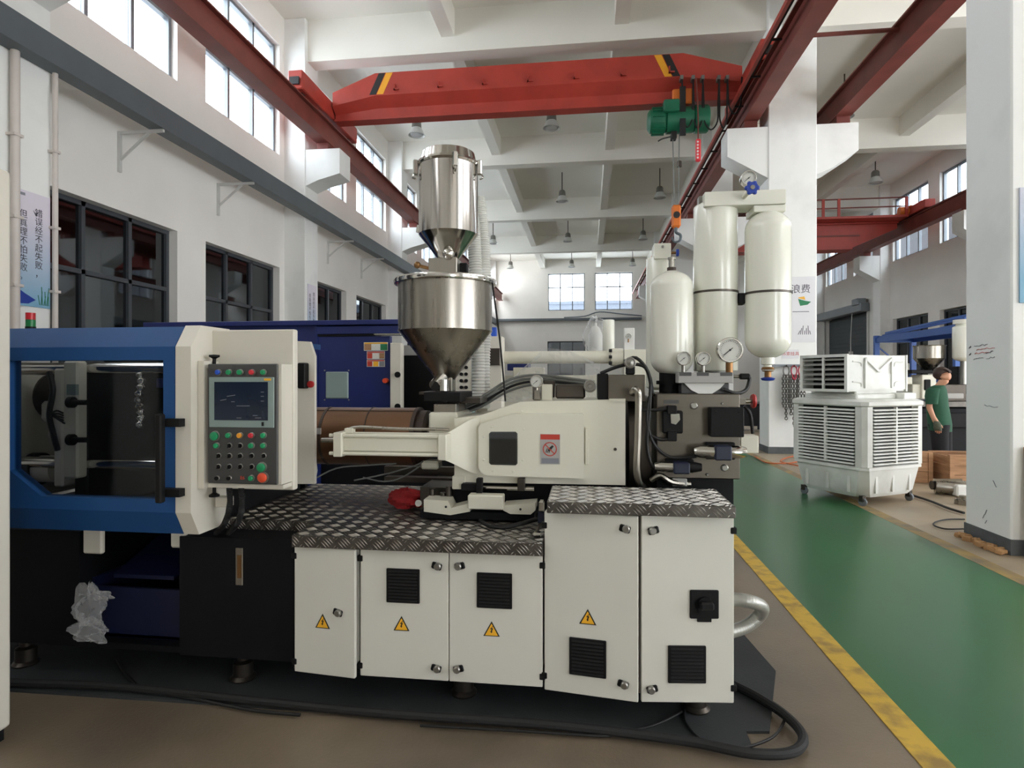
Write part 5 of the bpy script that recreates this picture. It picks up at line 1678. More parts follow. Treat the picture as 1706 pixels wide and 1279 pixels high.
for i, (x0, y0, x1, y1, cols_) in enumerate(((606, 570, 646, 584, ('wood_crate', 'sign_white', 'leaf_green')), (611, 585, 641, 598, ('sign_red', 'sign_white', 'wood_crate')), (611, 599, 641, 611, ('sign_red', 'sign_yellow', 'print_grey')))):
    st = b2('sticker', x0, y0, x1, y1, 'sign_white', YB + 0.034, 0.01, 0.0)
    for k, cm in enumerate(cols_):
        w = (x1 - x0) / 3
        b2('sticker_panel', x0 + k * w + 1, y0 + 3, x0 + (k + 1) * w - 1, y1 - 1, cm, YB + 0.031, 0.004, 0.0, st)
    b2('sticker_header', x0 + 1, y0 + 0.5, x1 - 1, y0 + 2.5, 'sign_yellow' if i == 0 else 'sign_red', YB + 0.031, 0.004, 0.0, st)
p = at(642, 634, YB)
MB().cyl((p.x, YB - 0.02, p.z), (p.x, YB + 0.04, p.z), 0.025, seg=14).build('stop_button', 'stop_red', m2)
b2('door_post', 650, 571, 668, 700, 'white_guard', YB - 0.02, 0.1)
for y in (624, 677):
    p = at(663, y, YB - 0.05)
    MB().lathe([(0.01, 0), (0.01, 0.03), (0.03, 0.035), (0.03, 0.05), (0, 0.05)], (p.x, YB - 0.02, p.z), (0, -1, 0), 12).build('knob', 'black_plastic', m2)
b2('mould_space', 668, 590, 745, 800, 'black_plastic', YB + 0.3, 0.8)
b2('moving_platen', 668, 575, 735, 592, 'sign_grey', YB + 0.28, 0.8)
MB().box(at(528, 700, YB).x, at(1060, 700, YB).x, YB + 0.1, YB + 1.3, 0.0, at(600, 746, YB).z).build('base_frame', 'dark_base', m2)  # dark base raised to stand in for shade on the lower door
b2('control_box', 742, 600, 790, 700, 'white_guard', YB - 0.05, 0.15)
for i in range(5):
    for j, x in enumerate((769, 777)):
        p = at(x, 612 + i * 11, YB - 0.05)
        MB().cyl((p.x, YB - 0.075, p.z), (p.x, YB - 0.05, p.z), 0.017, seg=10).build('selector', 'black_plastic', m2)
b2('label_panel', 786, 600, 792, 690, 'bezel_grey', YB - 0.06, 0.02, 0.0)
for k, cm in enumerate(('leaf_green', 'button_green', 'sign_yellow', 'button_green')):
    b2('label', 792, 618 + k * 9, 799, 625 + k * 9, cm, YB - 0.07, 0.01, 0.0)
b2('side_cabinet', 795, 565, 812, 700, 'white_guard', YB + 0.1, 0.3)
b2('valve_stand', 812, 560, 836, 700, 'white_guard', YB - 0.1, 0.2)
b2('valve_tag', 815, 545, 827, 575, 'button_blue', YB + 0.02, 0.05, 0.003)
b2('flange', 815, 580, 833, 608, 'dark_steel', YB - 0.14, 0.1)
cyl_a, cyl_b = at(833, 595, YB), at(1018, 595, YB)
MB().cyl((cyl_a.x, YB + 0.1, cyl_a.z), (cyl_b.x, YB + 0.1, cyl_a.z), 0.062, seg=24).build('injection_cylinder', 'cream_paint', m2)
MB().cyl((cyl_b.x + 0.0, YB + 0.1, cyl_a.z), (cyl_b.x + 0.12, YB + 0.1, cyl_a.z), 0.085, seg=24).build('cylinder_head', 'cream_paint', m2)
for dz_ in (-0.06, -0.0, 0.06):
    MB().cyl((cyl_b.x - 0.02, YB + 0.02, cyl_a.z + dz_), (cyl_b.x + 0.01, YB + 0.02, cyl_a.z + dz_), 0.016, seg=8).build('bolt', 'hazard_black', m2)
b2('drive_box', 1040, 582, 1078, 640, 'cream_paint', YB, 0.5)
b2('gauge_stand', 1040, 546, 1057, 585, 'sign_white', YB + 0.1, 0.06)
gauge(m2, 1047, 560, 4.6, YB + 0.04, 570, 'brass')
b2('blue_guard', 845, 602, 880, 617, 'navy_panel', YB + 0.7, 0.3)
b2('white_block', 855, 612, 905, 630, 'cream_paint', YB + 0.6, 0.3)
b2('rear_panel', 840, 625, 1000, 690, 'cream_paint', YB + 0.9, 0.05)
v2, cx, r, z0, z1 = vessel('gas_accumulator', 'distant slim cream bottle of the machine behind, under the end wall windows', 1004, 1024, 532, 590, 6.6, 0.2, 0.2)
v3 = thing('wrapped_bottle', 'small gas bottle wrapped in film behind the long cream cylinder', 'bottle', at(992, 590, 7.0))
MB().lathe([(0.07, 0), (0.08, 0.05), (0.08, 0.22), (0.05, 0.3), (0.02, 0.33), (0.02, 0.36), (0, 0.36)], at(992, 590, 7.0), seg=16).build('bottle', 'sign_white', v3)
pf = at(992, 590, 7.0)
crumple('wrap', (pf.x, 7.0, pf.z + 0.18), (0.13, 0.1, 0.24), None, None, 'plastic_film', 12, parent=v3, amp=0.25)

# ================================================================== EVAPORATIVE COOLER
CA = math.radians(30)
CS = 1.08
cc = Vector((3.25, 7.55, 0)) + Vector((math.cos(CA) - math.sin(CA), math.sin(CA) + math.cos(CA), 0)) * CS / 2
cool = thing('evaporative_cooler', 'white portable evaporative cooler on castors standing in the green aisle', 'cooler', cc)
cool.rotation_euler = (0, 0, CA)


def cpart(mb, name, m, parent=None):
    o = mb.build(name, m)
    o.parent = parent or cool
    return o


h = CS / 2


def octo(s, ch, z):
    return [(-s + ch, -s, z), (s - ch, -s, z), (s, -s + ch, z), (s, s - ch, z), (s - ch, s, z), (-s + ch, s, z), (-s, s - ch, z), (-s, -s + ch, z)]


tank = cpart(MB().loft([octo(h * 0.84, 0.12, 0.105), octo(h * 0.9, 0.1, 0.16), octo(h * 0.97, 0.08, 0.44)]), 'water_tank', 'cooler_white')
for s in (-1, 1):
    for k in (-0.3, 0.0, 0.3):
        rib = MB().box(k - 0.02, k + 0.02, s * h * 0.88 - 0.02, s * h * 0.95, 0.16, 0.43)
        cpart(rib, 'tank_rib', 'cooler_white', tank)
        rib = MB().box(s * h * 0.88 - 0.02, s * h * 0.95, k - 0.02, k + 0.02, 0.16, 0.43)
        cpart(rib, 'tank_rib', 'cooler_white', tank)
cpart(MB().loft([octo(h, 0.07, 0.44), octo(h, 0.07, 0.475), octo(h * 0.97, 0.07, 0.485)]), 'tank_rim', 'cooler_white')
cpart(MB().loft([octo(h * 0.86, 0.05, 0.48), octo(h * 0.86, 0.05, 1.2)]), 'cooling_pad', 'cooler_dark')
for sx_ in (-1, 1):
    for sy_ in (-1, 1):
        a = h - 0.0
        cpart(MB().prism([(sx_ * a, sy_ * (a - 0.13)), (sx_ * (a - 0.005), sy_ * (a - 0.05)), (sx_ * (a - 0.05), sy_ * (a - 0.005)), (sx_ * (a - 0.13), sy_ * a), (sx_ * (a - 0.14), sy_ * (a - 0.08)), (sx_ * (a - 0.08), sy_ * (a - 0.14))], 'Z', 0.48, 1.2), 'corner_post', 'cooler_white')
        q = Vector((sx_ * h * 0.78, sy_ * h * 0.78, 0))
        cs = cpart(MB().lathe([(0.045, -0.016), (0.05, -0.01), (0.05, 0.01), (0.045, 0.016)], (q.x, q.y, 0.05), (1, 0.2, 0), 18), 'castor', 'aluminium_grey')
        cpart(MB().box(q.x - 0.03, q.x + 0.03, q.y - 0.02, q.y + 0.03, 0.055, 0.125), 'castor_fork', 'dark_steel', cs)
N = 17
slat_x = MB().prism([(-h + 0.0, 0.0), (-h - 0.016, 0.004), (-h - 0.01, 0.018), (-h + 0.02, 0.024), (-h + 0.02, 0.018)], 'X', -h + 0.14, h - 0.14).build('slat', 'cooler_white', mesh_only=True)
for face in range(4):
    rz = face * PI / 2
    lou = bpy.data.objects.new('louvre_panel', MB().box(-0.014, 0.014, -h - 0.012, -h + 0.02, 0.5, 1.19).build('louvre_panel', 'cooler_white', mesh_only=True))
    COL.objects.link(lou)
    lou.parent = cool
    lou.rotation_euler = (0, 0, rz)
    if face in (0, 3):
        for i in range(N):
            s_ = bpy.data.objects.new('slat', slat_x)
            COL.objects.link(s_)
            s_.parent = lou
            s_.location = (0, 0, 0.5 + i * 0.0405)
    else:
        ml = MB()
        for i in range(N):
            z = 0.5 + i * 0.0405
            ml.box(-h + 0.14, h - 0.14, -h, -h + 0.03, z, z + 0.03)
        o = ml.build('slats', 'cooler_white')
        o.parent = lou
        o['kind'] = 'stuff'
cpart(MB().loft([octo(h, 0.06, 1.2), octo(h + 0.012, 0.06, 1.215), octo(h + 0.012, 0.06, 1.26), octo(h - 0.03, 0.06, 1.285)]), 'top_cover', 'cooler_white')
cpart(MB().box(-0.42, 0.46, -0.34, 0.42, 1.28, 1.35, bev=0.015).box(-0.36, 0.4, -0.28, 0.38, 1.34, 1.4, bev=0.015), 'neck', 'cooler_white')
cpart(MB().box(0.28, 0.52, -0.45, -0.2, 1.27, 1.36, bev=0.01), 'control_housing', 'cooler_white')
hx0_, hx1_, hy0_, hy1_ = -0.56, 0.54, -0.31, 0.36
head = cpart(MB().box(hx0_ + 0.02, hx1_ - 0.02, hy0_, hy0_ + 0.02, 1.4, 1.83).box(hx0_ + 0.02, hx1_ - 0.02, hy1_ - 0.02, hy1_, 1.4, 1.83).box(hx0_ + 0.02, hx1_ - 0.02, hy0_ + 0.02, hy1_ - 0.02, 1.81, 1.83).box(hx0_ + 0.02, hx1_ - 0.02, hy0_ + 0.02, hy1_ - 0.02, 1.38, 1.4).box(0.0, hx1_ - 0.02, hy0_ + 0.02, hy1_ - 0.02, 1.4, 1.81), 'outlet_head', 'cooler_white')
for xe_ in (hx0_, hx1_ - 0.025):
    cpart(MB().box(xe_, xe_ + 0.025, hy0_ - 0.01, hy0_ + 0.03, 1.375, 1.84).box(xe_, xe_ + 0.025, hy1_ - 0.03, hy1_ + 0.01, 1.375, 1.84).box(xe_, xe_ + 0.025, hy0_ + 0.03, hy1_ - 0.03, 1.805, 1.84).box(xe_, xe_ + 0.025, hy0_ + 0.03, hy1_ - 0.03, 1.375, 1.41).box(xe_, xe_ + 0.025, 0.01, 0.035, 1.41, 1.805), 'outlet_frame', 'cooler_white')
cpart(MB().box(-0.35, -0.33, hy0_ + 0.02, hy1_ - 0.02, 1.4, 1.81), 'outlet_dark', 'cooler_dark')
for k in range(6):
    z = 1.455 + k * 0.062
    cpart(MB().prism([(hx0_ + 0.005, z), (hx0_ + 0.07, z + 0.028), (hx0_ + 0.07, z + 0.034), (hx0_ + 0.005, z + 0.008)], 'Y', hy0_ + 0.03, hy1_ - 0.03), 'outlet_blade', 'sign_grey')
vy = hy0_ - 0.012
em = MB()
for a, b in (((-0.24, 1.79), (0.0, 1.63)), ((0.0, 1.63), (0.24, 1.79)), ((-0.24, 1.42), (-0.24, 1.79)), ((0.24, 1.42), (0.24, 1.79))):
    em.bar((a[0], vy + 0.004, a[1]), (b[0], vy + 0.004, b[1]), 0.03, 0.03)
em.box(-0.23, 0.23, vy + 0.004, vy + 0.012, 1.42, 1.6)
cpart(em, 'raised_panel', 'cooler_white', head)
for s in (-1, 1):
    for z in (1.49, 1.74):
        cpart(MB().tube([(s * 0.3, vy + 0.012, z - 0.05), (s * 0.32, vy + 0.008, z), (s * 0.46, vy + 0.008, z + 0.01)], 0.01, seg=6), 'embossed_rib', 'cooler_white', head)

# ================================================================== WORKER
man_o = Vector((at(1566, 640, 10.1).x, 10.1, 0))
person = thing('person', 'person in a green t-shirt and black shorts with gloves, looking down', 'person', man_o)
person.rotation_euler = (0, 0, math.radians(-40))
person.scale = (0.985, 0.985, 0.985)


def skin_body(name, joints, edges, m, parent, levels=2, root=0):
    me = bpy.data.meshes.new(name)
    bm = bmesh.new()
    lay = bm.verts.layers.skin.verify()
    vs = []
    for i, (p, r) in enumerate(joints):
        v = bm.verts.new(p)
        rr = r if isinstance(r, tuple) else (r, r)
        v[lay].radius = rr
        v[lay].use_root = (i == root)
        vs.append(v)
    for a, b in edges:
        bm.edges.new((vs[a], vs[b]))
    bm.to_mesh(me)
    bm.free()
    o = bpy.data.objects.new(name, me)
    COL.objects.link(o)
    md = o.modifiers.new('skin', 'SKIN')
    md.use_smooth_shade = True
    sb = o.modifiers.new('smooth', 'SUBSURF')
    sb.levels = sb.render_levels = levels
    dg = bpy.context.evaluated_depsgraph_get()
    ev = bpy.data.meshes.new_from_object(o.evaluated_get(dg))
    o.modifiers.clear()
    o.data = ev
    ev.materials.clear()
    ev.materials.append(MATS[m])
    ev.polygons.foreach_set('use_smooth', [True] * len(ev.polygons))
    o.parent = parent
    return o


J = [((0, 0, 0.93), (0.13, 0.11)), ((-0.03, 0, 1.12), (0.125, 0.1)), ((-0.05, 0, 1.3), (0.14, 0.1)), ((-0.03, 0, 1.41), (0.09, 0.07)),
     ((0.01, 0, 1.47), 0.05), ((0.045, 0, 1.525), 0.058), ((0.06, 0, 1.58), (0.075, 0.09)), ((0.055, 0, 1.635), (0.075, 0.092)), ((0.04, 0, 1.685), (0.05, 0.06)),
     ((0.145, 0, 1.575), 0.014), ((0.11, 0, 1.515), 0.03), ((0.04, -0.085, 1.585), 0.016), ((0.04, 0.085, 1.585), 0.016)]
E_ = [(0, 1), (1, 2), (2, 3), (3, 4), (4, 5), (5, 6), (6, 7), (7, 8), (6, 9), (5, 10), (6, 11), (6, 12)]
for s in (-1, 1):
    b = len(J)
    J += [((-0.06, s * 0.16, 1.375), 0.045), ((-0.1, s * 0.215, 1.12), 0.045), ((-0.02, s * 0.22, 0.9), 0.032), ((0.01, s * 0.22, 0.83), (0.025, 0.042))]
    E_ += [(2, b), (b, b + 1), (b + 1, b + 2), (b + 2, b + 3)]
    for k, (dx, L_) in enumerate(((0.035, 0.075), (0.012, 0.088), (-0.012, 0.084), (-0.034, 0.068))):
        f = len(J)
        J += [((0.012 + dx, s * 0.22, 0.79), 0.011), ((0.02 + dx, s * 0.212, 0.79 - L_ * 0.5), 0.010), ((0.018 + dx, s * 0.2, 0.79 - L_), 0.008)]
        E_ += [(b + 3, f), (f, f + 1), (f + 1, f + 2)]
    f = len(J)
    J += [((0.06, s * 0.2, 0.83), 0.012), ((0.075, s * 0.19, 0.79), 0.010)]
    E_ += [(b + 2, f), (f, f + 1)]
    g = len(J)
    J += [((0, s * 0.09, 0.86), 0.095), ((0.03, s * 0.1, 0.49), 0.06), ((-0.02, s * 0.1, 0.28), 0.058), ((-0.03, s * 0.1, 0.09), 0.04), ((0.09, s * 0.11, 0.04), 0.035), ((0.15, s * 0.11, 0.035), 0.025)]
    E_ += [(0, g), (g, g + 1), (g + 1, g + 2), (g + 2, g + 3), (g + 3, g + 4), (g + 4, g + 5)]
skin_body('body', J, E_, 'skin', person)


def ell(cx, cy, z, rx, ry, n=20, tilt=0):
    return [(cx + rx * math.cos(2 * PI * i / n), cy + ry * math.sin(2 * PI * i / n), z + tilt * math.cos(2 * PI * i / n)) for i in range(n)]


sh_ = MB().loft([ell(0.0, 0, 0.74, 0.155, 0.2, tilt=-0.01), ell(-0.005, 0, 0.85, 0.16, 0.195), ell(-0.02, 0, 1.0, 0.155, 0.185), ell(-0.04, 0, 1.15, 0.15, 0.185), ell(-0.05, 0, 1.28, 0.15, 0.195),
                 ell(-0.05, 0, 1.38, 0.135, 0.2), ell(-0.03, 0, 1.43, 0.1, 0.14), ell(-0.005, 0, 1.455, 0.068, 0.075)])
shirt = sh_.build('t_shirt', 'shirt_green', None, angle=80)
shirt.parent = person
for s in (-1, 1):
    sl_ = MB().loft([[Vector(p) for p in r_] for r_ in (ell(-0.045, s * 0.12, 1.41, 0.075, 0.05), ell(-0.05, s * 0.185, 1.38, 0.088, 0.066), ell(-0.055, s * 0.205, 1.27, 0.082, 0.062), ell(-0.06, s * 0.215, 1.16, 0.08, 0.062))]).build('sleeve', 'shirt_green', None, angle=80)
    sl_.parent = shirt
    hr = MB().loft([ell(0.0, s * 0.07, 0.84, 0.15, 0.11), ell(0.015, s * 0.1, 0.7, 0.125, 0.1), ell(0.03, s * 0.11, 0.42, 0.11, 0.095)]).build('shorts_leg', 'shorts_black', None, angle=80)
    hr.parent = person
    gl = MB().loft([ell(-0.005, s * 0.22, 0.9, 0.042, 0.04, 12), ell(0.01, s * 0.22, 0.85, 0.052, 0.036, 12), ell(0.014, s * 0.22, 0.79, 0.055, 0.03, 12), ell(0.02, s * 0.212, 0.75, 0.05, 0.022, 12)]).build('glove', 'glove_grey', None, angle=80)
    gl.parent = person
    so_ = MB().loft([ell(0.05, s * 0.11, 0.0, 0.15, 0.055), ell(0.05, s * 0.11, 0.045, 0.145, 0.055), ell(0.0, s * 0.105, 0.09, 0.08, 0.05), ell(-0.03, s * 0.1, 0.12, 0.05, 0.045)]).build('shoe', 'shoe_dark', None, angle=60)
    so_.parent = person
MB_h = MB()
MB_h.ball((0.02, 0, 1.635), 0.105, (1.12, 0.98, 1.08), 20)
for v_ in MB_h.bm.verts:
    q = v_.co
    if q.x > 0.045 and q.z < 1.66:
        q.x = 0.045 - 0.3 * (1.66 - q.z)
    if q.z < 1.55:
        q.z = 1.55 + (q.z - 1.55) * 0.3
    q += Vector((math.sin(q.z * 90 + q.y * 60), math.sin(q.x * 80), math.sin(q.y * 70 + q.x * 50))) * 0.004
hair = MB_h.build('hair', 'hair_brown', None, angle=80)
hair.parent = person
fr_ = MB()
for k in range(7):
    y = -0.07 + k * 0.023
    fr_.tube([(0.06, y, 1.71), (0.115, y, 1.685), (0.13, y * 0.95, 1.66), (0.126, y * 0.95, 1.645)], lambda t: 0.016 * (1 - 0.6 * t), seg=6)
o = fr_.build('fringe', 'hair_brown', None, angle=80)
o.parent = hair
fc = MB()
for s in (-1, 1):
    fc.ball((0.122, s * 0.032, 1.595), 0.006, seg=8)
o = fc.build('eyes', 'shoe_dark', None)
o.parent = person
o = MB().box(0.118, 0.13, -0.02, 0.02, 1.535, 1.541).build('mouth', 'sign_red', None)
o.parent = person

# ================================================================== CRATES, PARTS, CHAINS, NOTICES
def crate(x0, x1, y0, y1, hgt, lab, n=3):
    c = thing('wooden_crate', lab, 'crate', ((x0 + x1) / 2, (y0 + y1) / 2, 0.004), 'wooden crates beside the pillar')
    ph_ = (hgt - 0.03) / n
    for i in range(n):
        z = 0.035 + i * ph_
        for q in ((x0, x1, y0, y0 + 0.02), (x0, x1, y1 - 0.02, y1), (x0, x0 + 0.02, y0 + 0.02, y1 - 0.02), (x1 - 0.02, x1, y0 + 0.02, y1 - 0.02)):
            MB().box(*q, z, z + ph_ - 0.008).build('plank', 'wood_crate', c)
    for x in (x0 - 0.015, x1 - 0.045):
        MB().box(x, x + 0.06, y0 - 0.016, y0, 0.01, hgt).build('batten', 'wood_crate', c)
    MB().box(x0, x1, y0, y1, 0.006, 0.035).build('bottom', 'wood_crate', c)
    MB().box(x0 - 0.01, x1 + 0.01, y0 - 0.005, y0 + 0.05, hgt, hgt + 0.02).box(x0 - 0.01, x1 + 0.01, y1 - 0.05, y1, hgt, hgt + 0.02).build('lid_rail', 'wood_crate', c)
    return c


crate(5.12, 6.0, 9.25, 9.8, 0.43, 'open wooden crate with horizontal planks in front of the worker')
crate(4.42, 5.0, 9.5, 10.0, 0.45, 'plain wooden crate half hidden behind the white cooler')
mp = onfloor(1592, 826)
mpart = thing('machine_part', 'silver cast motor part lying on the floor beside the near pillar', 'machine part', (mp.x, mp.y, 0))
MB().cyl((mp.x - 0.2, mp.y + 0.1, 0.11), (mp.x + 0.12, mp.y, 0.1), 0.1, seg=20).build('casting', 'stainless', mpart)
MB().box(mp.x - 0.05, mp.x + 0.18, mp.y - 0.12, mp.y + 0.05, 0.01, 0.16, bev=0.02).build('housing', 'sign_white', mpart)
MB().cyl((mp.x - 0.24, mp.y + 0.1, 0.12), (mp.x - 0.2, mp.y + 0.1, 0.12), 0.06, seg=16).build('flange', 'dark_steel', mpart)
MB().bar((mp.x - 0.25, mp.y + 0.05, 0.2), (mp.x + 0.05, mp.y - 0.05, 0.22), 0.03, 0.03).build('bracket', 'chrome', mpart)
pp = onfloor(1606, 840)
mpart2 = thing('machine_part', 'dark gear flange with bolts lying against the near pillar', 'machine part', (pp.x, pp.y, 0))
MB().lathe([(0.03, 0.0), (0.1, 0.0), (0.1, 0.05), (0.05, 0.06), (0.05, 0.1), (0.03, 0.1)], (pp.x, pp.y, 0.006), seg=20).build('flange', 'stainless', mpart2)
for k in range(6):
    t = k * PI / 3
    MB().cyl((pp.x + 0.075 * math.cos(t), pp.y + 0.075 * math.sin(t), 0.05), (pp.x + 0.075 * math.cos(t), pp.y + 0.075 * math.sin(t), 0.065), 0.012, seg=8).build('bolt', 'dark_steel', mpart2)

rk = thing('sling_rack', 'grey wall bar holding lifting chains on the middle pillar', 'rack', (4.0, 12.7, 1.75))
MB().box(3.72, 4.5, 12.75, 12.78, 1.77, 1.82).box(3.74, 3.78, 12.78, 12.81, 1.75, 1.84).box(4.42, 4.46, 12.78, 12.81, 1.75, 1.84).build('bar', 'aluminium_grey', rk)
for i, (xx, cm, zl, lab) in enumerate(((3.97, 'chain_steel', 0.72, 'grey lifting chain sling hanging on the pillar, with a dark ring'), (4.12, 'chain_red', 0.55, 'red ringed chain sling hanging in the middle of the rack'), (4.26, 'chain_red', 0.75, 'red ringed chain sling hanging closest to the white cooler'))):
    MB().tube([(xx, 12.75, 1.79), (xx, 12.69, 1.775), (xx, 12.67, 1.81)], 0.012, seg=6).build('hook', 'dark_steel', rk)
    cs = thing('chain_sling', lab, 'chain', (xx, 12.69, zl), 'chain slings on the pillar')
    MB().tube([(xx + 0.055 * math.cos(t_) * (1 if abs(math.sin(t_)) < 0.8 else 0.8), 12.69, 1.69 + 0.1 * math.sin(t_)) for t_ in [2 * PI * k / 14 for k in range(14)]], 0.013, seg=8, smooth=2, closed=True).build('ring', 'chain_steel' if i == 0 else cm, cs)
    for leg in (-0.055, 0.0, 0.055):
        lk = MB()
        z = 1.6
        q = 0
        while z > zl + (0.25 if leg else 0):
            a = 0.022
            dx, dy = (a, 0) if q % 2 else (0, a)
            lk.tube([(xx + leg + dx, 12.69 + dy, z), (xx + leg + dx, 12.69 + dy, z - 0.034), (xx + leg, 12.69, z - 0.05), (xx + leg - dx, 12.69 - dy, z - 0.034), (xx + leg - dx, 12.69 - dy, z), (xx + leg, 12.69, z + 0.012)], 0.0115, seg=4, smooth=1, closed=True)
            z -= 0.05
            q += 1
        ob = lk.build('links', cm if q < 8 else 'chain_steel', cs)
        ob['kind'] = 'stuff'
    if i:
        MB().tube([(xx - 0.05, 12.69, 1.6), (xx, 12.67, 1.52), (xx + 0.05, 12.69, 1.6)], 0.02, seg=8).build('shortener', cm, cs)

YP = 12.801
pa, pb = at(1318, 461, YP), at(1358, 570, YP)
po = MB().box(pa.x, pb.x, YP, YP + 0.008, pb.z, pa.z).build('poster', 'poster_white')
tag(po, 'white poster with brush lettering and a green leaf on the middle pillar', 'poster')
q = at(1334, 482, YP)
text('浪费', 'lettering', 'print_ink', po, (q.x, YP - 0.001, q.z), 0.19)
q = at(1340, 501, YP)
MB().prism([(q.x - 0.12, q.z + 0.04), (q.x + 0.02, q.z + 0.0), (q.x + 0.13, q.z - 0.02), (q.x + 0.06, q.z - 0.08), (q.x - 0.08, q.z - 0.1)], 'Y', YP - 0.002, YP).build('leaf_print', 'leaf_green', po)
MB().prism([(q.x - 0.12, q.z + 0.07), (q.x + 0.0, q.z + 0.09), (q.x + 0.02, q.z + 0.02), (q.x - 0.1, q.z + 0.05)], 'Y', YP - 0.002, YP).build('flower_print', 'sign_yellow', po)
q = at(1334, 519, YP)
MB().box(q.x - 0.16, q.x + 0.16, YP - 0.001, YP, q.z - 0.008, q.z + 0.008).build('caption_line', 'print_grey', po)
q = at(1340, 553, YP)
for k in range(7):
    MB().bar((q.x - 0.12 + 0.04 * k, YP - 0.001, q.z - 0.05), (q.x - 0.08 + 0.03 * k, YP - 0.001, q.z + 0.03 + 0.05 * (k % 3)), 0.002, 0.012).build('bamboo_print', 'print_ink', po)
pa, pb = at(1303, 582, YP), at(1331, 597, YP)
no = MB().box(pa.x, pb.x, YP, YP + 0.006, pb.z, pa.z).build('notice', 'poster_white')
tag(no, 'small white notice with red Chinese characters above the chains', 'notice')
text('吊索挂具', 'lettering', 'sign_red', no, ((pa.x + pb.x) / 2, YP - 0.001, (pa.z + pb.z) / 2), 0.085)

# marks on the near pillar: handwriting and scuffs on the aisle face
near = [o_ for o_ in bpy.data.objects if o_.name.startswith('column') and o_.parent is None and abs(sum((Vector(c_) for c_ in o_.bound_box), Vector()).x / 8 - 4.13) < 0.1 and abs(sum((Vector(c_) for c_ in o_.bound_box), Vector()).y / 8 - 6.05) < 0.2][0]
rnd = random.Random(3)
for k, (x, y, w, m_) in enumerate(((1634, 577, 22, 'print_ink'), (1642, 582, 30, 'sign_red'), (1636, 589, 24, 'sign_red'), (1648, 588, 12, 'print_ink'), (1630, 598, 16, 'print_grey'), (1650, 597, 14, 'print_grey'), (1616, 580, 3, 'print_ink'), (1616, 592, 3, 'print_ink'))):
    pts = [onX(x - w / 2 + w * i / 9, y - 3 * i / 9 + rnd.uniform(-1.2, 1.2), 3.657) for i in range(10)]
    MB().tube(pts, 0.0028, seg=4, smooth=2).build('handwriting', m_, near)
for k, (x0, y0, x1, y1) in enumerate(((1637, 862, 1644, 850), (1654, 800, 1660, 812), (1640, 675, 1662, 678), (1625, 880, 1630, 890), (1644, 866, 1641, 872))):
    pts = [onX(x0 + (x1 - x0) * i / 5, y0 + (y1 - y0) * i / 5 + rnd.uniform(-1, 1), 3.657) for i in range(6)]
    MB().tube(pts, 0.003, seg=4, smooth=2).build('scuff_mark', 'print_grey', near)
cbx = thing('cardboard_sheet', 'brown cardboard leaning against the near pillar at the picture edge', 'cardboard', (4.1, 5.68, 0))
MB().prism([(5.6, 0.004), (5.63, 0.004), (5.72, 0.95), (5.69, 0.95)], 'X', 3.75, 4.45).build('sheet', 'cardboard', cbx)
pb_ = MB().box(3.72, 4.4, 5.715, 5.728, 2.2, 3.2).build('poster', 'banner_blue')
tag(pb_, 'blue and white poster on the near pillar at the picture edge', 'poster')

# ================================================================== SIDE BAY MACHINERY
rack = thing('steel_rack', 'blue steel rack frame with bars on top in the side bay', 'rack', (7.9, 15.2, 0))
for x in (7.6, 8.5):
    for y in (13.5, 17.0):
        MB().box(x - 0.06, x + 0.06, y - 0.05, y + 0.05, 0, 2.66).build('upright', 'rack_blue', rack)
    MB().box(x - 0.03, x + 0.03, 13.5, 17.0, 2.48, 2.6).build('beam', 'rack_blue', rack)
    MB().box(x - 0.03, x + 0.03, 13.5, 17.0, 1.45, 1.55).build('beam', 'rack_blue', rack)
for y in (13.5, 17.0):
    MB().bar((7.6, y, 2.4), (8.5, y, 1.6), 0.03, 0.03).build('brace', 'rack_blue', rack)
    MB().box(7.6, 8.5, y - 0.03, y + 0.03, 2.48, 2.58).build('beam', 'rack_blue', rack)
MB().box(7.6, 8.5, 13.5, 17.0, 2.6, 2.64).build('shelf', 'rack_blue', rack)
MB().box(7.6, 8.5, 13.5, 17.0, 1.55, 1.58).build('shelf', 'rack_blue', rack)
for k, (xx, y0_, y1_, z_) in enumerate(((7.75, 13.2, 16.6, 2.72), (8.0, 13.9, 17.3, 2.7), (8.3, 13.4, 16.2, 2.68))):
    o = MB().bar((xx, y0_, z_ + 0.12), (xx - 0.1, y1_, z_ - 0.02), 0.05, 0.05).build('steel_bar', 'rack_blue')
    tag(o, ('blue steel bar lying along the front edge of the rack top', 'blue steel bar lying along the middle of the rack top', 'blue steel bar lying along the far edge of the rack top')[k], 'steel bar', 'bars on the rack')

m3 = thing('injection_molding_machine', 'cream and black moulding machine in the side bay behind the worker', 'machine', (7.4, 12.67, 0))


def b3(name, x0, y0, x1, y1, m, Y=12.3, dep=0.3, bev=0.01):
    return pbox(MB(), x0, y0, x1, y1, Y, dep, bev).build(name, m, m3)


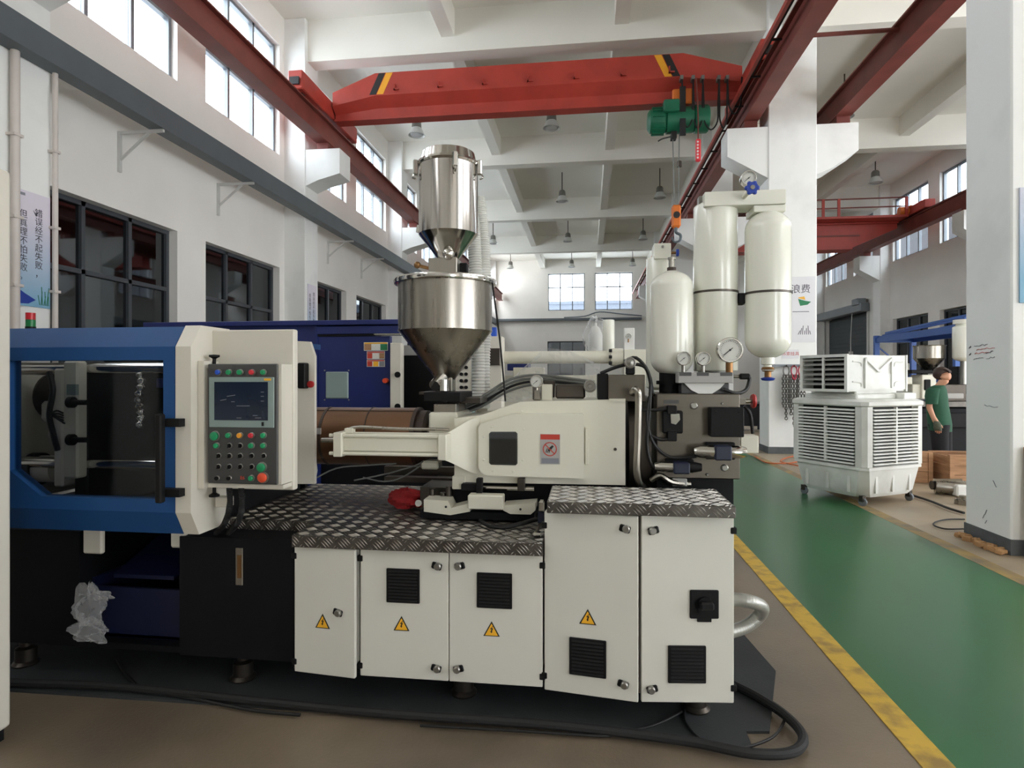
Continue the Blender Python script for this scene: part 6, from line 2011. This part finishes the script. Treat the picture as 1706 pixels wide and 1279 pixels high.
MB().box(at(1470, 700, 12.4).x, at(1640, 700, 12.4).x, 12.4, 13.3, 0.0, at(1550, 680, 12.4).z).build('base_frame', 'dark_base', m3)
b3('side_panel', 1535, 688, 1640, 712, 'black_plastic', 12.3, 0.2)
b3('deck', 1465, 668, 1640, 678, 'tread_steel', 12.3, 1.0)
b3('drive_housing', 1536, 624, 1560, 664, 'cream_paint', 12.3, 0.4)
b3('housing_window', 1541, 632, 1551, 650, 'black_plastic', 12.27, 0.05)
b3('shoulder', 1520, 640, 1540, 664, 'cream_paint', 12.35, 0.35)
b3('feed_plate', 1518, 616, 1562, 622, 'black_plastic', 12.3, 0.4)
b3('valve_block', 1562, 640, 1610, 668, 'dark_steel', 12.3, 0.4)
b3('valve_cover', 1596, 610, 1640, 640, 'dark_base', 12.3, 0.3)
b3('valve_base', 1566, 655, 1606, 664, 'sign_grey', 12.25, 0.3)
b3('barrel_guard', 1462, 628, 1520, 640, 'cream_paint', 12.3, 0.3)
b3('clamp_block', 1456, 600, 1470, 625, 'black_plastic', 12.67, 0.3)
b3('clamp_panel', 1480, 605, 1516, 622, 'cream_paint', 12.67, 0.3)
h3 = thing('material_hopper', 'small distant stainless hopper on the side bay machine', 'hopper', at(1548, 620, 12.5))
hx3 = at(1548, 600, 12.5)


def z3(y):
    return at(1548, y, 12.5).z


MB().lathe([(0.265, z3(576)), (0.265, z3(597)), (0.06, z3(618)), (0.06, z3(622)), (0.05, z3(618)), (0.25, z3(597)), (0.255, z3(577))], (hx3.x, 12.5, 0), seg=32).build('bowl', 'stainless', h3, angle=25)
MB().lathe([(0.272, z3(577)), (0.28, z3(575.5)), (0, z3(575))], (hx3.x, 12.5, 0), seg=32).build('lid', 'stainless', h3)
v4, cx, r, z0, z1 = vessel('gas_accumulator', 'distant cream gas bottle beside the near pillar above the worker', 1588, 1622, 541, 602, 12.2, 0.3, 0.5)
MB().lathe([(r * 0.95, 0), (r * 0.95, 0.08), (0, 0.09)], (cx, 12.2, z1 + 0.015), seg=24).cyl((cx, 12.2, z1 - 0.05), (cx, 12.2, z1 + 0.02), r * 0.7, seg=20).build('top_cap', 'vessel_white', v4)
MB().cyl((cx, 12.2, at(1600, 640, 12.2).z), (cx, 12.2, z0 + 0.02), 0.05, seg=14).build('stand_pipe', 'lock_metal', v4)
bench = thing('workbench', 'dark workbench behind the hanging bottle, left of the pillar', 'workbench', at(1245, 700, 18))
bx0, bx1 = at(1216, 700, 18).x, at(1280, 700, 18).x
MB().box(bx0, bx1, 18, 18.8, 0.8, 0.86).build('top', 'panel_charcoal', bench)
for x in (bx0 + 0.05, bx1 - 0.1):
    for y in (18.04, 18.7):
        MB().box(x, x + 0.06, y, y + 0.06, 0, 0.8).build('leg', 'dark_base', bench)
MB().box(bx0 + 0.1, bx1 - 0.1, 18.1, 18.7, 0.15, 0.75).build('cabinet', 'dark_base', bench)
fx_ = thing('fire_extinguisher', 'red fire extinguisher standing by the roll-up door', 'fire extinguisher', (11.9, 34.6, 0))
MB().lathe([(0.09, 0), (0.09, 0.55), (0.05, 0.66), (0.03, 0.7)], (11.9, 34.6, 0), seg=18).build('cylinder', 'valve_red', fx_)
MB().box(11.86, 11.94, 34.5, 34.7, 0.7, 0.78).build('valve', 'hazard_black', fx_)

# brown splintered foam strip lying along the foot of the near pillar
rnd = random.Random(21)
mb = MB()
for k in range(26):
    t = k / 25
    x, y = 3.6 + rnd.uniform(-0.03, 0.02), 5.74 + 0.62 * t
    mb.obox((x, y, 0.018 + rnd.uniform(0, 0.015)), (0.05 + rnd.uniform(0, 0.03), 0.05, 0.03 + rnd.uniform(0, 0.02)), Matrix.Rotation(rnd.uniform(0, 3), 3, 'Z') @ Matrix.Rotation(rnd.uniform(-0.4, 0.4), 3, 'X'), bev=0.006)
o = mb.build('loose_filler', 'cardboard')
tag(o, 'crumbled brown filler along the foot of the near pillar', 'debris', None, 'stuff')
